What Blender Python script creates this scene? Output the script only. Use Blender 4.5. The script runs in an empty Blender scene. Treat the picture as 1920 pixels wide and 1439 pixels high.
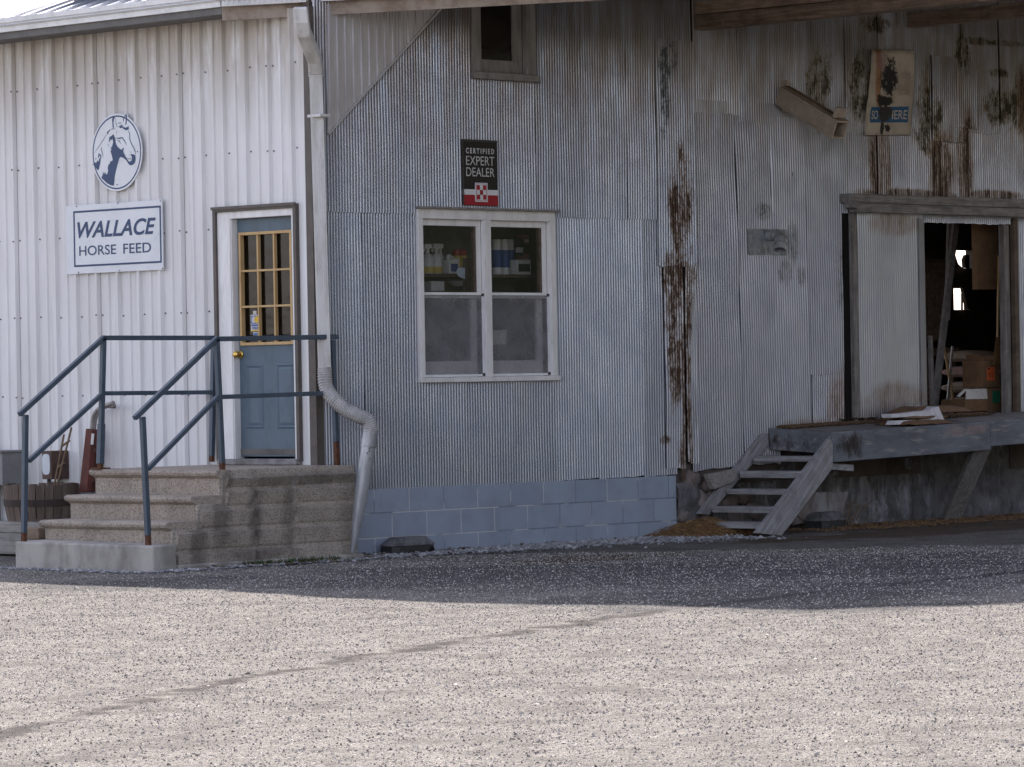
import bpy, bmesh, math, random
import numpy as np
from mathutils import Vector, Matrix, noise
from mathutils.geometry import tessellate_polygon
random.seed(7); rng = np.random.default_rng(7)
S = bpy.context.scene; C = S.collection
# ---------------------------------------------------------------- camera, world, sun, exposure
F = 7295.0; YAW = math.radians(43.5); ROLL = math.radians(1.03)
d_ = Vector((math.cos(YAW), math.sin(YAW), 0)); r_ = Vector((math.sin(YAW), -math.cos(YAW), 0)); z_ = Vector((0, 0, 1))
PIT = -7.1/F
FW = d_*math.cos(PIT) + z_*math.sin(PIT); u0 = z_*math.cos(PIT) - d_*math.sin(PIT)
RT = r_*math.cos(ROLL) - u0*math.sin(ROLL); UP = u0*math.cos(ROLL) + r_*math.sin(ROLL)
CAM = Vector((0, 0, 1.5)) - d_*32.5 + r_*1.64
cd = bpy.data.cameras.new('camera'); cam = bpy.data.objects.new('camera', cd); C.objects.link(cam)
cd.sensor_width = 36; cd.lens = F/1920*36; cd.clip_end = 3000; cd.clip_start = .5
cam.matrix_world = Matrix(((RT.x, UP.x, -FW.x, CAM.x), (RT.y, UP.y, -FW.y, CAM.y), (RT.z, UP.z, -FW.z, CAM.z), (0, 0, 0, 1)))
S.camera = cam
SUN = Vector((3.2, 3.4, 4.67)).normalized()
SUN_EL = math.asin(SUN.z); SUN_AZ = math.atan2(SUN.x, SUN.y)
W = bpy.data.worlds.new('World'); S.world = W; W.use_nodes = True
wn = W.node_tree.nodes; sky = wn.new('ShaderNodeTexSky'); sky.sky_type = 'NISHITA'; sky.sun_disc = False
sky.sun_elevation = SUN_EL; sky.sun_rotation = SUN_AZ; sky.dust_density = 1.0; sky.air_density = 1.0
veil = wn.new('ShaderNodeMix'); veil.data_type = 'RGBA'; veil.inputs[0].default_value = .5          # thin high cloud: half of the blue replaced by white of the same brightness
bwn = wn.new('ShaderNodeRGBToBW'); W.node_tree.links.new(sky.outputs[0], bwn.inputs[0]); W.node_tree.links.new(sky.outputs[0], veil.inputs[6]); W.node_tree.links.new(bwn.outputs[0], veil.inputs[7])
tin = wn.new('ShaderNodeMix'); tin.data_type = 'RGBA'; tin.blend_type = 'MULTIPLY'; tin.inputs[0].default_value = 1; tin.inputs[7].default_value = (1.045, .96, .985, 1)
W.node_tree.links.new(veil.outputs[2], tin.inputs[6]); W.node_tree.links.new(tin.outputs[2], wn['Background'].inputs[0]); wn['Background'].inputs[1].default_value = .13
sl = bpy.data.lights.new('sun', 'SUN'); sl.energy = 4.8; sl.angle = math.radians(.53); sl.color = (1, .93, .875)
so = bpy.data.objects.new('sun', sl); C.objects.link(so); so.rotation_euler = SUN.to_track_quat('Z', 'Y').to_euler()
S.view_settings.view_transform = 'Standard'; S.view_settings.look = 'None'; S.view_settings.gamma = 1
S.view_settings.exposure = 1.76
S.cycles.max_bounces = 8; S.cycles.transparent_max_bounces = 16

# ---------------------------------------------------------------- pixel of the photograph -> point on a real plane
def ray(x, y): return FW + RT*((x-960)/F) + UP*((719.5-y)/F)
def A(x, y, d=0.):
    q = ray(x, y); return CAM + q*((-d-CAM.x)/q.x)
def B(x, y, d=0.):
    q = ray(x, y); return CAM + q*((-d-CAM.y)/q.y)
def G(x, y, z=.045):
    q = ray(x, y); return CAM + q*((z-CAM.z)/q.z)
GZ = .045

# ---------------------------------------------------------------- materials
class NT:
    def __init__(s, name):
        s.m = bpy.data.materials.new(name); s.m.use_nodes = True; s.t = s.m.node_tree
        s.bs = s.t.nodes['Principled BSDF']; s.out = s.t.nodes['Material Output']
        s.geo = s.n('ShaderNodeNewGeometry'); s.P = s.geo.outputs['Position']
    def n(s, k): return s.t.nodes.new(k)
    def set(s, sock, v):
        if isinstance(v, bpy.types.NodeSocket): s.t.links.new(v, sock)
        elif isinstance(v, (tuple, list)) and len(v) == 3 and sock.type == 'RGBA': sock.default_value = (*v, 1)
        else: sock.default_value = v
    def math(s, op, a, b=0., clamp=False):
        m = s.n('ShaderNodeMath'); m.operation = op; m.use_clamp = clamp; s.set(m.inputs[0], a); s.set(m.inputs[1], b); return m.outputs[0]
    def vmath(s, op, a, b):
        m = s.n('ShaderNodeVectorMath'); m.operation = op; s.set(m.inputs[0], a); s.set(m.inputs[1], b)
        return m.outputs['Value'] if op in ('LENGTH', 'DOT_PRODUCT') else m.outputs[0]
    def noise(s, scale, det=4, stretch=(1, 1, 1), rough=.6, off=(0, 0, 0), dist=0):
        v = s.vmath('MULTIPLY', s.P, stretch); v = s.vmath('ADD', v, off)
        m = s.n('ShaderNodeTexNoise'); s.set(m.inputs['Vector'], v); m.inputs['Scale'].default_value = scale
        m.inputs['Detail'].default_value = det; m.inputs['Roughness'].default_value = rough; m.inputs['Distortion'].default_value = dist
        return m.outputs['Fac']
    def vor(s, scale, out='Distance', feat='F1', stretch=(1, 1, 1)):
        v = s.vmath('MULTIPLY', s.P, stretch)
        m = s.n('ShaderNodeTexVoronoi'); m.feature = feat; s.set(m.inputs['Vector'], v); m.inputs['Scale'].default_value = scale; return m.outputs[out]
    def ramp(s, f, a, b, lo=0., hi=1.):
        m = s.n('ShaderNodeMapRange'); m.interpolation_type = 'SMOOTHSTEP'; s.set(m.inputs[0], f)
        for i, v in enumerate((a, b, lo, hi)): m.inputs[i+1].default_value = v
        return m.outputs[0]
    def mix(s, f, a, b, mode='MIX'):
        m = s.n('ShaderNodeMix'); m.data_type = 'RGBA'; m.blend_type = mode; s.set(m.inputs[0], f); s.set(m.inputs[6], a); s.set(m.inputs[7], b); return m.outputs[2]
    def rgb(s, c):
        m = s.n('ShaderNodeRGB'); m.outputs[0].default_value = (*c, 1); return m.outputs[0]
    def blobs(s, lst, scale=14, k=1.0, stretch=(1, 1, .35), a=.0, b=.25, off=(0, 0, 0)):
        f = s.field(lst, scale, k, stretch, off, .6); return s.ramp(f, a, b)
    def field(s, lst, scale=14, k=1.0, stretch=(1, 1, .35), off=(0, 0, 0), cap=.30):
        acc = None
        for (c, r) in lst:
            q = s.vmath('DIVIDE', s.vmath('SUBTRACT', s.P, tuple(c)), tuple(x*1.3 for x in r))
            l = s.vmath('LENGTH', q, (0, 0, 0)); v = s.math('SUBTRACT', 1., l); acc = v if acc is None else s.math('MAXIMUM', acc, v)
        acc = s.math('MINIMUM', acc, cap)
        nz = s.math('MULTIPLY', s.math('SUBTRACT', s.noise(scale*.45, 10, stretch, .72, off), .5), k*3.6)
        n2 = s.math('MULTIPLY', s.math('SUBTRACT', s.noise(scale*2.5, 8, (1, 1, max(.2, stretch[2])), .75, (3, 1, 2)), .5), k*2.2)
        return s.math('ADD', s.math('ADD', acc, nz), n2)
    def bump(s, h, strength=.5, dist=.01, prev=None):
        b = s.n('ShaderNodeBump'); b.inputs['Strength'].default_value = strength; b.inputs['Distance'].default_value = dist; s.set(b.inputs['Height'], h)
        if prev is not None: s.set(b.inputs['Normal'], prev)
        return b.outputs[0]
    def done(s, col, rough=.8, metal=0., normal=None, spec=.4):
        s.set(s.bs.inputs['Base Color'], col); s.set(s.bs.inputs['Roughness'], rough); s.set(s.bs.inputs['Metallic'], metal)
        s.bs.inputs['Specular IOR Level'].default_value = spec
        if normal is not None: s.set(s.bs.inputs['Normal'], normal)
        return s.m
def plain(name, c, c2=None, sc=10, stretch=(1, 1, 1), rough=.7, bump=.15, metal=0., spec=.4, a=.35, b=.7, det=6, bd=.004):
    m = NT(name); c2 = c2 or tuple(x*.72 for x in c); f = m.ramp(m.noise(sc, det, stretch, .65), a, b)
    col = m.mix(f, c, c2); g = m.noise(sc*4, 5, stretch, .7)
    col = m.mix(m.ramp(g, .55, .8, 0, .35), col, tuple(x*.6 for x in c2))
    return m.done(col, rough, metal, m.bump(g, bump, bd) if bump else None, spec)
def galv(name, base, tint, stains=(), metal=.6, seed=0., dust_shade=.75):
    m = NT(name); oi = m.n('ShaderNodeObjectInfo')
    off = m.n('ShaderNodeCombineXYZ'); m.set(off.inputs[0], m.math('MULTIPLY', oi.outputs['Random'], 31.)); m.set(off.inputs[2], seed)
    col = m.mix(m.ramp(m.noise(2.2, 6, (1, 1, .5), .6, off.outputs[0]), .3, .7), base, tint)
    col = m.mix(m.ramp(m.noise(30, 5, (1, 1, .06), .7, off.outputs[0]), .5, .78, 0, .4), col, tuple(x*.62 for x in base))       # run-off streaks
    col = m.mix(m.ramp(m.noise(16, 7, (1, 1, .25), .72, off.outputs[0]), .64, .76, 0, .4), col, tuple(min(1, x*1.45) for x in tint))   # bright zinc scuffs
    col = m.mix(m.ramp(m.vor(90), .02, .10, .25, 0), col, (.07, .055, .045))
    sz = m.n('ShaderNodeSeparateXYZ'); m.set(sz.inputs[0], m.P); col = m.mix(m.math('MULTIPLY', m.ramp(sz.outputs[2], 2.6, 4.6, 0, dust_shade), m.ramp(m.noise(9, 7, (1, 1, .12), .7, off.outputs[0]), .3, .62)), col, (.20, .155, .125))   # rust-brown dirt washed down from the eave, with the shade there painted in
    rv = m.math('ADD', m.math('MULTIPLY', oi.outputs['Random'], .28), .84); g = m.n('ShaderNodeCombineColor')
    for i in range(3): m.set(g.inputs[i], rv)
    col = m.mix(1., col, g.outputs[0], 'MULTIPLY')
    for (c, c2, lst, sc, k, st, t0, amt) in stains:
        f = m.field(lst, sc, k, st); col = m.mix(m.math('MULTIPLY', m.ramp(f, t0-.42, t0+.08), amt*.8), col, c2); col = m.mix(m.math('MULTIPLY', m.ramp(f, t0-.02, t0+.26), amt), col, c)
    nz = m.bump(m.noise(120, 3, (1, 1, .4)), .10, .003)
    ro = m.ramp(m.noise(5, 5), .3, .7, .30, .42)
    return m.done(col, ro, metal, nz, .4)
def E3(x, z, rx, rz, y=0, ry=1.): return ((x, y, z), (rx, ry, rz))
def PB(px, py, wx, wy): p = B(px, py); return E3(p.x, p.z, wx/154., wy/222.)       # stain: centre and half sizes in photo pixels
BROWN = (.042, .025, .016); MOSS = (.028, .022, .014); DK = (.03, .028, .027); RED = (.12, .045, .025)

rust_strip = [PB(1270, 400, 20, 90), PB(1285, 700, 7, 190), PB(1262, 640, 14, 120), PB(1275, 520, 26, 30), PB(1268, 400, 18, 75), PB(1272, 330, 12, 55), PB(1262, 570, 22, 90), PB(1287, 560, 9, 70), PB(1284, 840, 14, 60), PB(1280, 700, 6, 150), PB(1243, 826, 7, 8), PB(1254, 650, 6, 60)]
peel = [PB(1248, 118, 18, 34), PB(1240, 170, 8, 60), PB(1236, 250, 6, 12)]
moss = [PB(1530, 148, 26, 42), PB(1612, 170, 30, 60), PB(1530, 200, 14, 40), PB(1826, 78, 40, 7), PB(1880, 82, 40, 6), PB(1866, 200, 34, 34), PB(1905, 200, 20, 50), PB(1868, 138, 20, 8),
        PB(1730, 200, 14, 70), PB(1750, 210, 14, 22), PB(1640, 45, 30, 14), PB(1800, 100, 14, 40), PB(1735, 260, 26, 30)]
runs = [PB(1648, 310, 20, 80), PB(1650, 280, 14, 40), PB(1804, 305, 18, 90), PB(1800, 270, 12, 40), PB(1762, 320, 26, 70), PB(1915, 190, 12, 70), PB(1702, 365, 100, 10), PB(1860, 366, 60, 9)]
mould = [PB(1470, 510, 14, 24), PB(1428, 398, 18, 16), PB(1482, 455, 12, 40), PB(1580, 520, 16, 80), PB(1500, 520, 9, 20)]
low = [PB(1665, 750, 60, 34), PB(1665, 420, 50, 24), PB(1545, 810, 110, 26), PB(1660, 785, 60, 40), PB(1510, 805, 70, 12), PB(1575, 780, 30, 80)]
sootB = [PB(1280, 60, 90, 60), PB(1500, 60, 200, 80)]
TAN = (.15, .10, .065)
ST_B = [((.05, .052, .055), (.16, .16, .165), peel, 26, .8, (1, 1, .5), .26, .9), (BROWN, (.125, .080, .052), rust_strip, 22, .75, (1, 1, .3), .26, .97)]
ST_C = [(BROWN, (.125, .080, .052), rust_strip, 22, .75, (1, 1, .3), .26, .97), (MOSS, (.12, .095, .06), moss, 22, .75, (1, 1, .45), .24, .95), ((.028, .017, .011), TAN, runs, 40, .55, (1, 1, .05), .2, .97),
        (DK, (.12, .115, .11), mould, 34, .5, (1, 1, .6), .28, .5), ((.10, .065, .05), (.20, .14, .11), low, 16, .32, (1, 1, .3), .3, .7)]
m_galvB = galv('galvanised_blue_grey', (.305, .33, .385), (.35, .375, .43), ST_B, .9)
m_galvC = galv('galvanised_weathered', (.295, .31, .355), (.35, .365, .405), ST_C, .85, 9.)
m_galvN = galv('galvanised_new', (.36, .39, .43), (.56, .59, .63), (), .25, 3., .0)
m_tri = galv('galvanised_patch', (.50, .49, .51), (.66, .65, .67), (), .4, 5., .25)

def wallA_mat():
    m = NT('white_ribbed_paint'); base = (.76, .755, .755)
    col = m.mix(m.ramp(m.noise(1.3, 5, (1, 1, .4)), .3, .7), base, (.66, .65, .64))
    col = m.mix(m.ramp(m.noise(14, 6, (1, 1, .05), .7), .5, .75, 0, .5), col, (.42, .41, .39))
    sep = m.n('ShaderNodeSeparateXYZ'); m.set(sep.inputs[0], m.P)
    col = m.mix(m.math('MULTIPLY', m.ramp(m.noise(6, 6, (1, 1, .15), .7), .30, .55), m.ramp(sep.outputs[2], 3.5, 4.5, 0, .85)), col, (.44, .395, .34))   # algae film below the eave, deepened to paint in the shade there
    col = m.mix(m.ramp(m.noise(60, 6), .62, .72, 0, .3), col, (.35, .33, .30))
    return m.done(col, .55, 0, m.bump(m.noise(3, 3, (1, 1, .5)), .15, .02), .35)
m_wallA = wallA_mat()
m_screw = plain('screw_head', (.12, .12, .12), rough=.6)
m_white = plain('aged_white_paint', (.80, .79, .785), (.66, .65, .635), 9, (1, 1, .25), .6, .2)
m_white2 = plain('white_gutter_paint', (.80, .81, .82), (.66, .67, .68), 5, (1, 1, 1), .45, .08)
m_greytrim = plain('weathered_grey_trim', (.26, .245, .23), (.17, .155, .14), 12, (1, 1, .2), .8, .3)
m_brown = plain('dark_brown_trim', (.105, .088, .078), (.075, .062, .055), 6, rough=.5, bump=.08)
m_soffit = plain('grey_soffit', (.16, .155, .15), (.11, .105, .10), 3, rough=.7, bump=.1)
m_fasc = plain('stained_fascia', (.36, .30, .25), (.22, .16, .12), 6, rough=.8, bump=.2)
m_ds = plain('downspout_white', (.66, .65, .635), (.46, .445, .42), 7, (1, 1, .2), .5, .15)
m_pipe = plain('grey_pipe', (.43, .44, .46), (.30, .31, .33), 8, (1, 1, .5), .38, .1, .35)
m_roof = plain('roof_metal', (.42, .45, .50), (.36, .38, .43), 2, rough=.35, bump=.05, metal=.5)
m_door = plain('blue_grey_door', (.105, .15, .19), (.083, .118, .15), 5, (1, 1, .6), .5, .08)
m_tan = plain('tan_wood', (.56, .38, .18), (.45, .29, .13), 14, (1, 1, .2), .6, .15)
m_brass = plain('brass', (.70, .47, .14), (.6, .38, .10), 20, rough=.22, bump=0, metal=1.)
m_rail = plain('blue_grey_rail_paint', (.065, .092, .125), (.050, .070, .096), 10, rough=.45, bump=.12)
m_rust = plain('rust', (.13, .055, .028), (.06, .028, .018), 30, rough=.9, bump=.5)
m_navy = plain('navy_vinyl', (.012, .045, .13), (.010, .038, .115), 4, rough=.4, bump=0)
m_signw = plain('sign_white', (.68, .70, .73), (.62, .64, .67), 3, rough=.35, bump=.02)
m_black = plain('sign_black', (.008, .008, .010), (.010, .010, .012), 3, rough=.35, bump=0)
m_red = plain('sign_red', (.33, .008, .022), (.28, .006, .018), 3, rough=.35, bump=0)
m_cream = plain('sign_lettering', (.62, .62, .62), rough=.5, bump=0)
m_old = plain('aged_grey_wood', (.27, .255, .25), (.15, .14, .135), 9, (1, 1, 1), .85, .4)
m_stairw = plain('grey_painted_plank', (.36, .355, .37), (.20, .19, .185), 26, (.6, .25, 1), .8, .5)
m_beam = plain('dark_brown_beam', (.135, .098, .072), (.07, .05, .037), 6, (.6, .3, 1), .9, .4)
m_beam2 = plain('pale_brown_beam', (.22, .16, .115), (.11, .078, .055), 6, (.6, .3, 1), .9, .4)
def wood(name, c, c2, dirv, rough=.85, crack=.5):
    m = NT(name); dv = Vector(dirv).normalized(); oi = m.n('ShaderNodeObjectInfo'); al = m.vmath('DOT_PRODUCT', m.P, tuple(dv)); par = m.n('ShaderNodeVectorMath'); par.operation = 'SCALE'; par.inputs[0].default_value = tuple(dv); m.set(par.inputs['Scale'], m.math('MULTIPLY', al, .94))
    q = m.vmath('SUBTRACT', m.P, par.outputs[0]); o = m.n('ShaderNodeCombineXYZ'); m.set(o.inputs[0], m.math('MULTIPLY', oi.outputs['Random'], 17.)); q = m.vmath('ADD', q, o.outputs[0])
    def nz(sc, det, ro, ds=0):
        t = m.n('ShaderNodeTexNoise'); m.set(t.inputs['Vector'], q); t.inputs['Scale'].default_value = sc; t.inputs['Detail'].default_value = det; t.inputs['Roughness'].default_value = ro; t.inputs['Distortion'].default_value = ds; return t.outputs['Fac']
    g = nz(42, 8, .7, .3); col = m.mix(m.ramp(g, .34, .66), c, c2); col = m.mix(m.ramp(m.noise(6, 6), .45, .7, 0, .5), col, tuple(x*.65 for x in c2)); ck = m.ramp(nz(26, 4, .6, .5), .62, .70, 0, crack); col = m.mix(ck, col, (.035, .03, .028))
    col = m.mix(m.ramp(m.noise(18, 7, rough=.75), .58, .70, 0, .45), col, tuple(min(.7, x*1.5) for x in c))
    return m.done(col, rough, 0, m.bump(m.math('SUBTRACT', g, ck), .6, .006), .25)
m_tread = wood('stair_tread_wood', (.37, .365, .38), (.20, .19, .185), (0, 1, 0)); m_string = wood('stringer_wood', (.37, .365, .38), (.22, .21, .205), (1, 0, .95))
m_oldx = wood('old_wood_lengthwise', (.29, .275, .265), (.15, .14, .135), (1, 0, 0)); m_oldz = wood('old_wood_upright', (.27, .25, .24), (.14, .13, .12), (0, 0, 1))
m_cbeam = wood('weathered_canopy_beam', (.30, .225, .175), (.15, .108, .08), (0, 1, 0), .9); m_cbeam2 = wood('pale_canopy_beam', (.44, .34, .26), (.24, .175, .13), (0, 1, 0), .9)
m_chute = plain('tan_chute_paint', (.40, .33, .27), (.30, .245, .20), 8, rough=.7, bump=.2)
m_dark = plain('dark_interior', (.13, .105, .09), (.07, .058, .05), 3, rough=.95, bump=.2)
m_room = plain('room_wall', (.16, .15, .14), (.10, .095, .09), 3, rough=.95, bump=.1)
m_card = plain('cardboard', (.20, .115, .062), (.14, .08, .043), 8, rough=.9, bump=.2)
m_sack = plain('white_paper_sack', (.70, .69, .72), (.56, .55, .58), 12, rough=.75, bump=.4)
m_orange = plain('orange_label', (.75, .16, .045), (.68, .13, .035), 12, rough=.6, bump=0)
m_green = plain('green_label', (.02, .16, .09), (.015, .12, .07), 12, rough=.5, bump=0)
m_stave = plain('barrel_wood', (.165, .125, .10), (.085, .062, .05), 10, (1, 1, .15), .9, .5)
m_hoop = plain('barrel_hoop', (.05, .035, .03), (.032, .022, .018), 14, rough=.75, bump=.3)
m_soil = plain('soil', (.05, .035, .025), rough=1., bump=.8, sc=30)
m_redp = plain('faded_red_paint', (.13, .034, .025), (.07, .024, .018), 12, (1, 1, .5), .7, .3)
m_bare = plain('bare_steel', (.30, .28, .27), (.20, .18, .165), 16, rough=.5, bump=.2, metal=.3)
m_grey = plain('grey_enamel', (.22, .22, .22), (.18, .175, .17), 6, rough=.5, bump=.06)
m_brbox = plain('brown_enamel', (.10, .055, .04), (.055, .03, .024), 14, rough=.6, bump=.2)
m_lens = plain('pale_lens', (.55, .60, .64), (.46, .5, .54), 8, rough=.3, bump=0)
m_blk = plain('black_plastic', (.022, .022, .024), (.03, .03, .03), 8, rough=.5, bump=.1)
m_blktop = plain('dusty_black_plastic', (.17, .17, .175), (.07, .07, .075), 9, rough=.7, bump=.15)
m_straw = plain('straw', (.22, .125, .055), (.12, .065, .03), 30, rough=1., bump=.6)
m_saw = plain('brown_meal', (.17, .105, .06), (.09, .055, .035), 30, rough=1., bump=.6)
m_vine = plain('dry_vine', (.20, .14, .09), (.12, .08, .05), 20, rough=.9, bump=.2)
m_weed = plain('weed_green', (.06, .085, .025), (.035, .055, .015), 20, rough=.8, bump=0)
m_mossy = plain('moss', (.03, .03, .014), (.045, .03, .018), 40, rough=1., bump=.8)
m_timber = wood('timber', (.33, .31, .29), (.19, .175, .16), (0, 1, 0))
m_blue = plain('blue_label', (.03, .07, .22), (.025, .055, .17), 20, rough=.5, bump=0)
m_yel = plain('yellow_label', (.55, .42, .10), (.45, .34, .08), 20, rough=.5, bump=0)
m_bottle = plain('white_bottle', (.62, .60, .56), (.52, .50, .46), 14, rough=.4, bump=0)
m_redcap = plain('red_cap', (.30, .02, .02), rough=.4, bump=0)
m_paper = plain('paper', (.60, .58, .55), (.50, .48, .46), 20, rough=.8, bump=0)
m_pink = plain('pink_carton', (.38, .16, .17), (.30, .10, .12), 20, rough=.6, bump=0)
m_hole = plain('dark_hole', (.006, .005, .005), rough=1., bump=0)
m_gold = plain('gold_yellow', (.75, .48, .03), rough=.5, bump=0)
m_visa = plain('visa_blue', (.03, .12, .38), rough=.5, bump=0)

def glass_mat(name, tint, refl, rough=.02):
    m = NT(name); t = m.t; tr = m.n('ShaderNodeBsdfTransparent'); tr.inputs[0].default_value = (*tint, 1)
    gl = m.n('ShaderNodeBsdfGlossy'); gl.inputs['Roughness'].default_value = rough
    m.set(gl.inputs['Normal'], m.bump(m.noise(2.5, 3), .25, .02))
    lw = m.n('ShaderNodeLayerWeight'); lw.inputs[0].default_value = .5; fc = m.math('POWER', lw.outputs['Facing'], 4.)
    mx = m.n('ShaderNodeMixShader'); m.set(mx.inputs[0], m.math('ADD', m.math('MULTIPLY', fc, refl), refl*.05)); m.set(mx.inputs[1], tr.outputs[0]); m.set(mx.inputs[2], gl.outputs[0])
    t.links.new(mx.outputs[0], m.out.inputs[0]); return m.m
m_glass = glass_mat('window_glass', (.88, .89, .90), .6)
m_dglass = glass_mat('door_glass', (.35, .35, .36), .7)
m_uglass = glass_mat('dusty_glass', (.25, .25, .26), 1.5, .12)
def screen_mat():
    m = NT('insect_screen'); df = m.n('ShaderNodeBsdfDiffuse'); tr = m.n('ShaderNodeBsdfTransparent')
    m.set(df.inputs[0], m.mix(m.ramp(m.noise(5, 5), .3, .7), (.30, .295, .315), (.21, .21, .22)))
    mx = m.n('ShaderNodeMixShader'); m.set(mx.inputs[0], m.ramp(m.noise(3, 4), .3, .7, .5, .62)); m.set(mx.inputs[1], tr.outputs[0]); m.set(mx.inputs[2], df.outputs[0])
    m.t.links.new(mx.outputs[0], m.out.inputs[0]); return m.m
m_screen = screen_mat()

def block_mat():
    m = NT('blue_painted_block'); br = m.n('ShaderNodeTexBrick')
    sep = m.n('ShaderNodeSeparateXYZ'); m.set(sep.inputs[0], m.P); cb = m.n('ShaderNodeCombineXYZ'); m.set(cb.inputs[0], sep.outputs[0]); m.set(cb.inputs[1], m.math('ADD', sep.outputs[2], .03))
    m.set(br.inputs['Vector'], cb.outputs[0]); br.inputs['Scale'].default_value = 1.; br.inputs['Brick Width'].default_value = .42; br.inputs['Row Height'].default_value = .21
    br.inputs['Mortar Size'].default_value = .006; br.inputs['Mortar Smooth'].default_value = .3; br.offset = .5
    br.inputs['Color1'].default_value = (.285, .335, .41, 1); br.inputs['Color2'].default_value = (.33, .38, .455, 1); br.inputs['Mortar'].default_value = (.20, .235, .29, 1)
    col = m.mix(m.ramp(m.noise(4, 6), .4, .75, 0, .6), br.outputs[0], (.22, .25, .31))
    col = m.mix(m.ramp(m.noise(20, 7, (1, 1, .4)), .58, .75, 0, .7), col, (.30, .32, .35))
    mk = m.math('MULTIPLY', br.outputs['Fac'], m.ramp(m.noise(1.7, 2), .44, .5)); col = m.mix(mk, col, (.52, .53, .55))
    g = m.math('ADD', m.math('MULTIPLY', br.outputs['Fac'], -1.), m.math('MULTIPLY', m.noise(90, 4), .5))
    return m.done(col, .75, 0, m.bump(g, .7, .006), .3)
m_block = block_mat()
def stone_mat(name, c1, c2, c3, sc=6, pocks=True, bd=.03):
    m = NT(name); v = m.vor(sc, 'Distance', 'F1'); n = m.noise(sc*1.3, 8, (1, 1, .7), .7)
    col = m.mix(m.ramp(n, .35, .65), c1, c2); col = m.mix(m.ramp(m.noise(sc*.6, 6, (1, 1, .3), .7, (5, 0, 0)), .5, .68), col, c3)
    h = m.math('ADD', m.math('MULTIPLY', v, .8), n)
    return m.done(col, .9, 0, m.bump(h, .8, bd), .2)
m_found = stone_mat('stained_foundation', (.09, .086, .088), (.18, .175, .185), (.38, .38, .42), 5)
m_rubble = stone_mat('rubble_stone', (.16, .13, .115), (.25, .22, .21), (.34, .33, .34), 7)
def conc_mat(name, c1, c2, agg=True, drips=()):
    m = NT(name); col = m.mix(m.ramp(m.noise(3.5, 6, (1, 1, .6)), .35, .7), c1, c2)
    vc = m.n('ShaderNodeTexVoronoi'); m.set(vc.inputs['Vector'], m.P); vc.inputs['Scale'].default_value = 115
    sp = m.n('ShaderNodeSeparateColor'); m.set(sp.inputs[0], vc.outputs['Color'])
    if agg:
        col = m.mix(m.ramp(sp.outputs[0], .55, .9, 0, .55), col, (.55, .48, .40)); col = m.mix(m.ramp(sp.outputs[1], .6, .95, 0, .6), col, (.10, .08, .065))
    for lst in drips:
        col = m.mix(m.math('MULTIPLY', m.blobs(lst, 12, .4, (1, 1, .3), -.1, .9), .7), col, (.10, .088, .075))
    h = m.math('ADD', m.math('MULTIPLY', vc.outputs['Distance'], -1.2), m.noise(50, 5))
    return m.done(col, .92, 0, m.bump(h, .8 if agg else .35, .012 if agg else .005), .2)
def DS(px, py, wx, wy): p = B(px, py, .25); return ((p.x, p.y, p.z), (wx/154., .5, wy/222.))
m_stoop = conc_mat('exposed_aggregate_concrete', (.52, .445, .375), (.37, .315, .265))
m_stoopside = conc_mat('cast_concrete_side', (.55, .49, .425), (.42, .37, .32), True, [[DS(412, 970, 16, 70), DS(475, 960, 12, 80), DS(540, 965, 14, 90), DS(560, 900, 110, 14), DS(370, 1030, 14, 50), DS(420, 900, 14, 30), DS(480, 1040, 60, 14)]])
m_curb = conc_mat('smooth_concrete', (.43, .405, .37), (.22, .205, .185), False)
def dock_mat():
    m = NT('dock_timber_grey_paint'); col = m.mix(m.ramp(m.noise(5, 7, (.35, 1, 1), .7), .35, .68), (.175, .19, .215), (.11, .115, .125))
    col = m.mix(m.ramp(m.noise(11, 7, (.25, 1, 1.4), .7, (3, 0, 0)), .52, .66, 0, .8), col, (.30, .29, .28))
    col = m.mix(m.blobs([PB(1470, 835, 40, 30)], 14, .5, (1, 1, .5), .0, .5), col, (.035, .027, .022))
    col = m.mix(m.math('MULTIPLY', m.blobs([E3(7.9, .93, .5, .06, -.8)], 26, .7, (1, 1, .7), .25, .5), .4), col, (.36, .25, .21))
    return m.done(col, .8, 0, m.bump(m.noise(30, 6, (.15, 1, 1)), .5, .006), .3)
m_dock = dock_mat()
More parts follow.
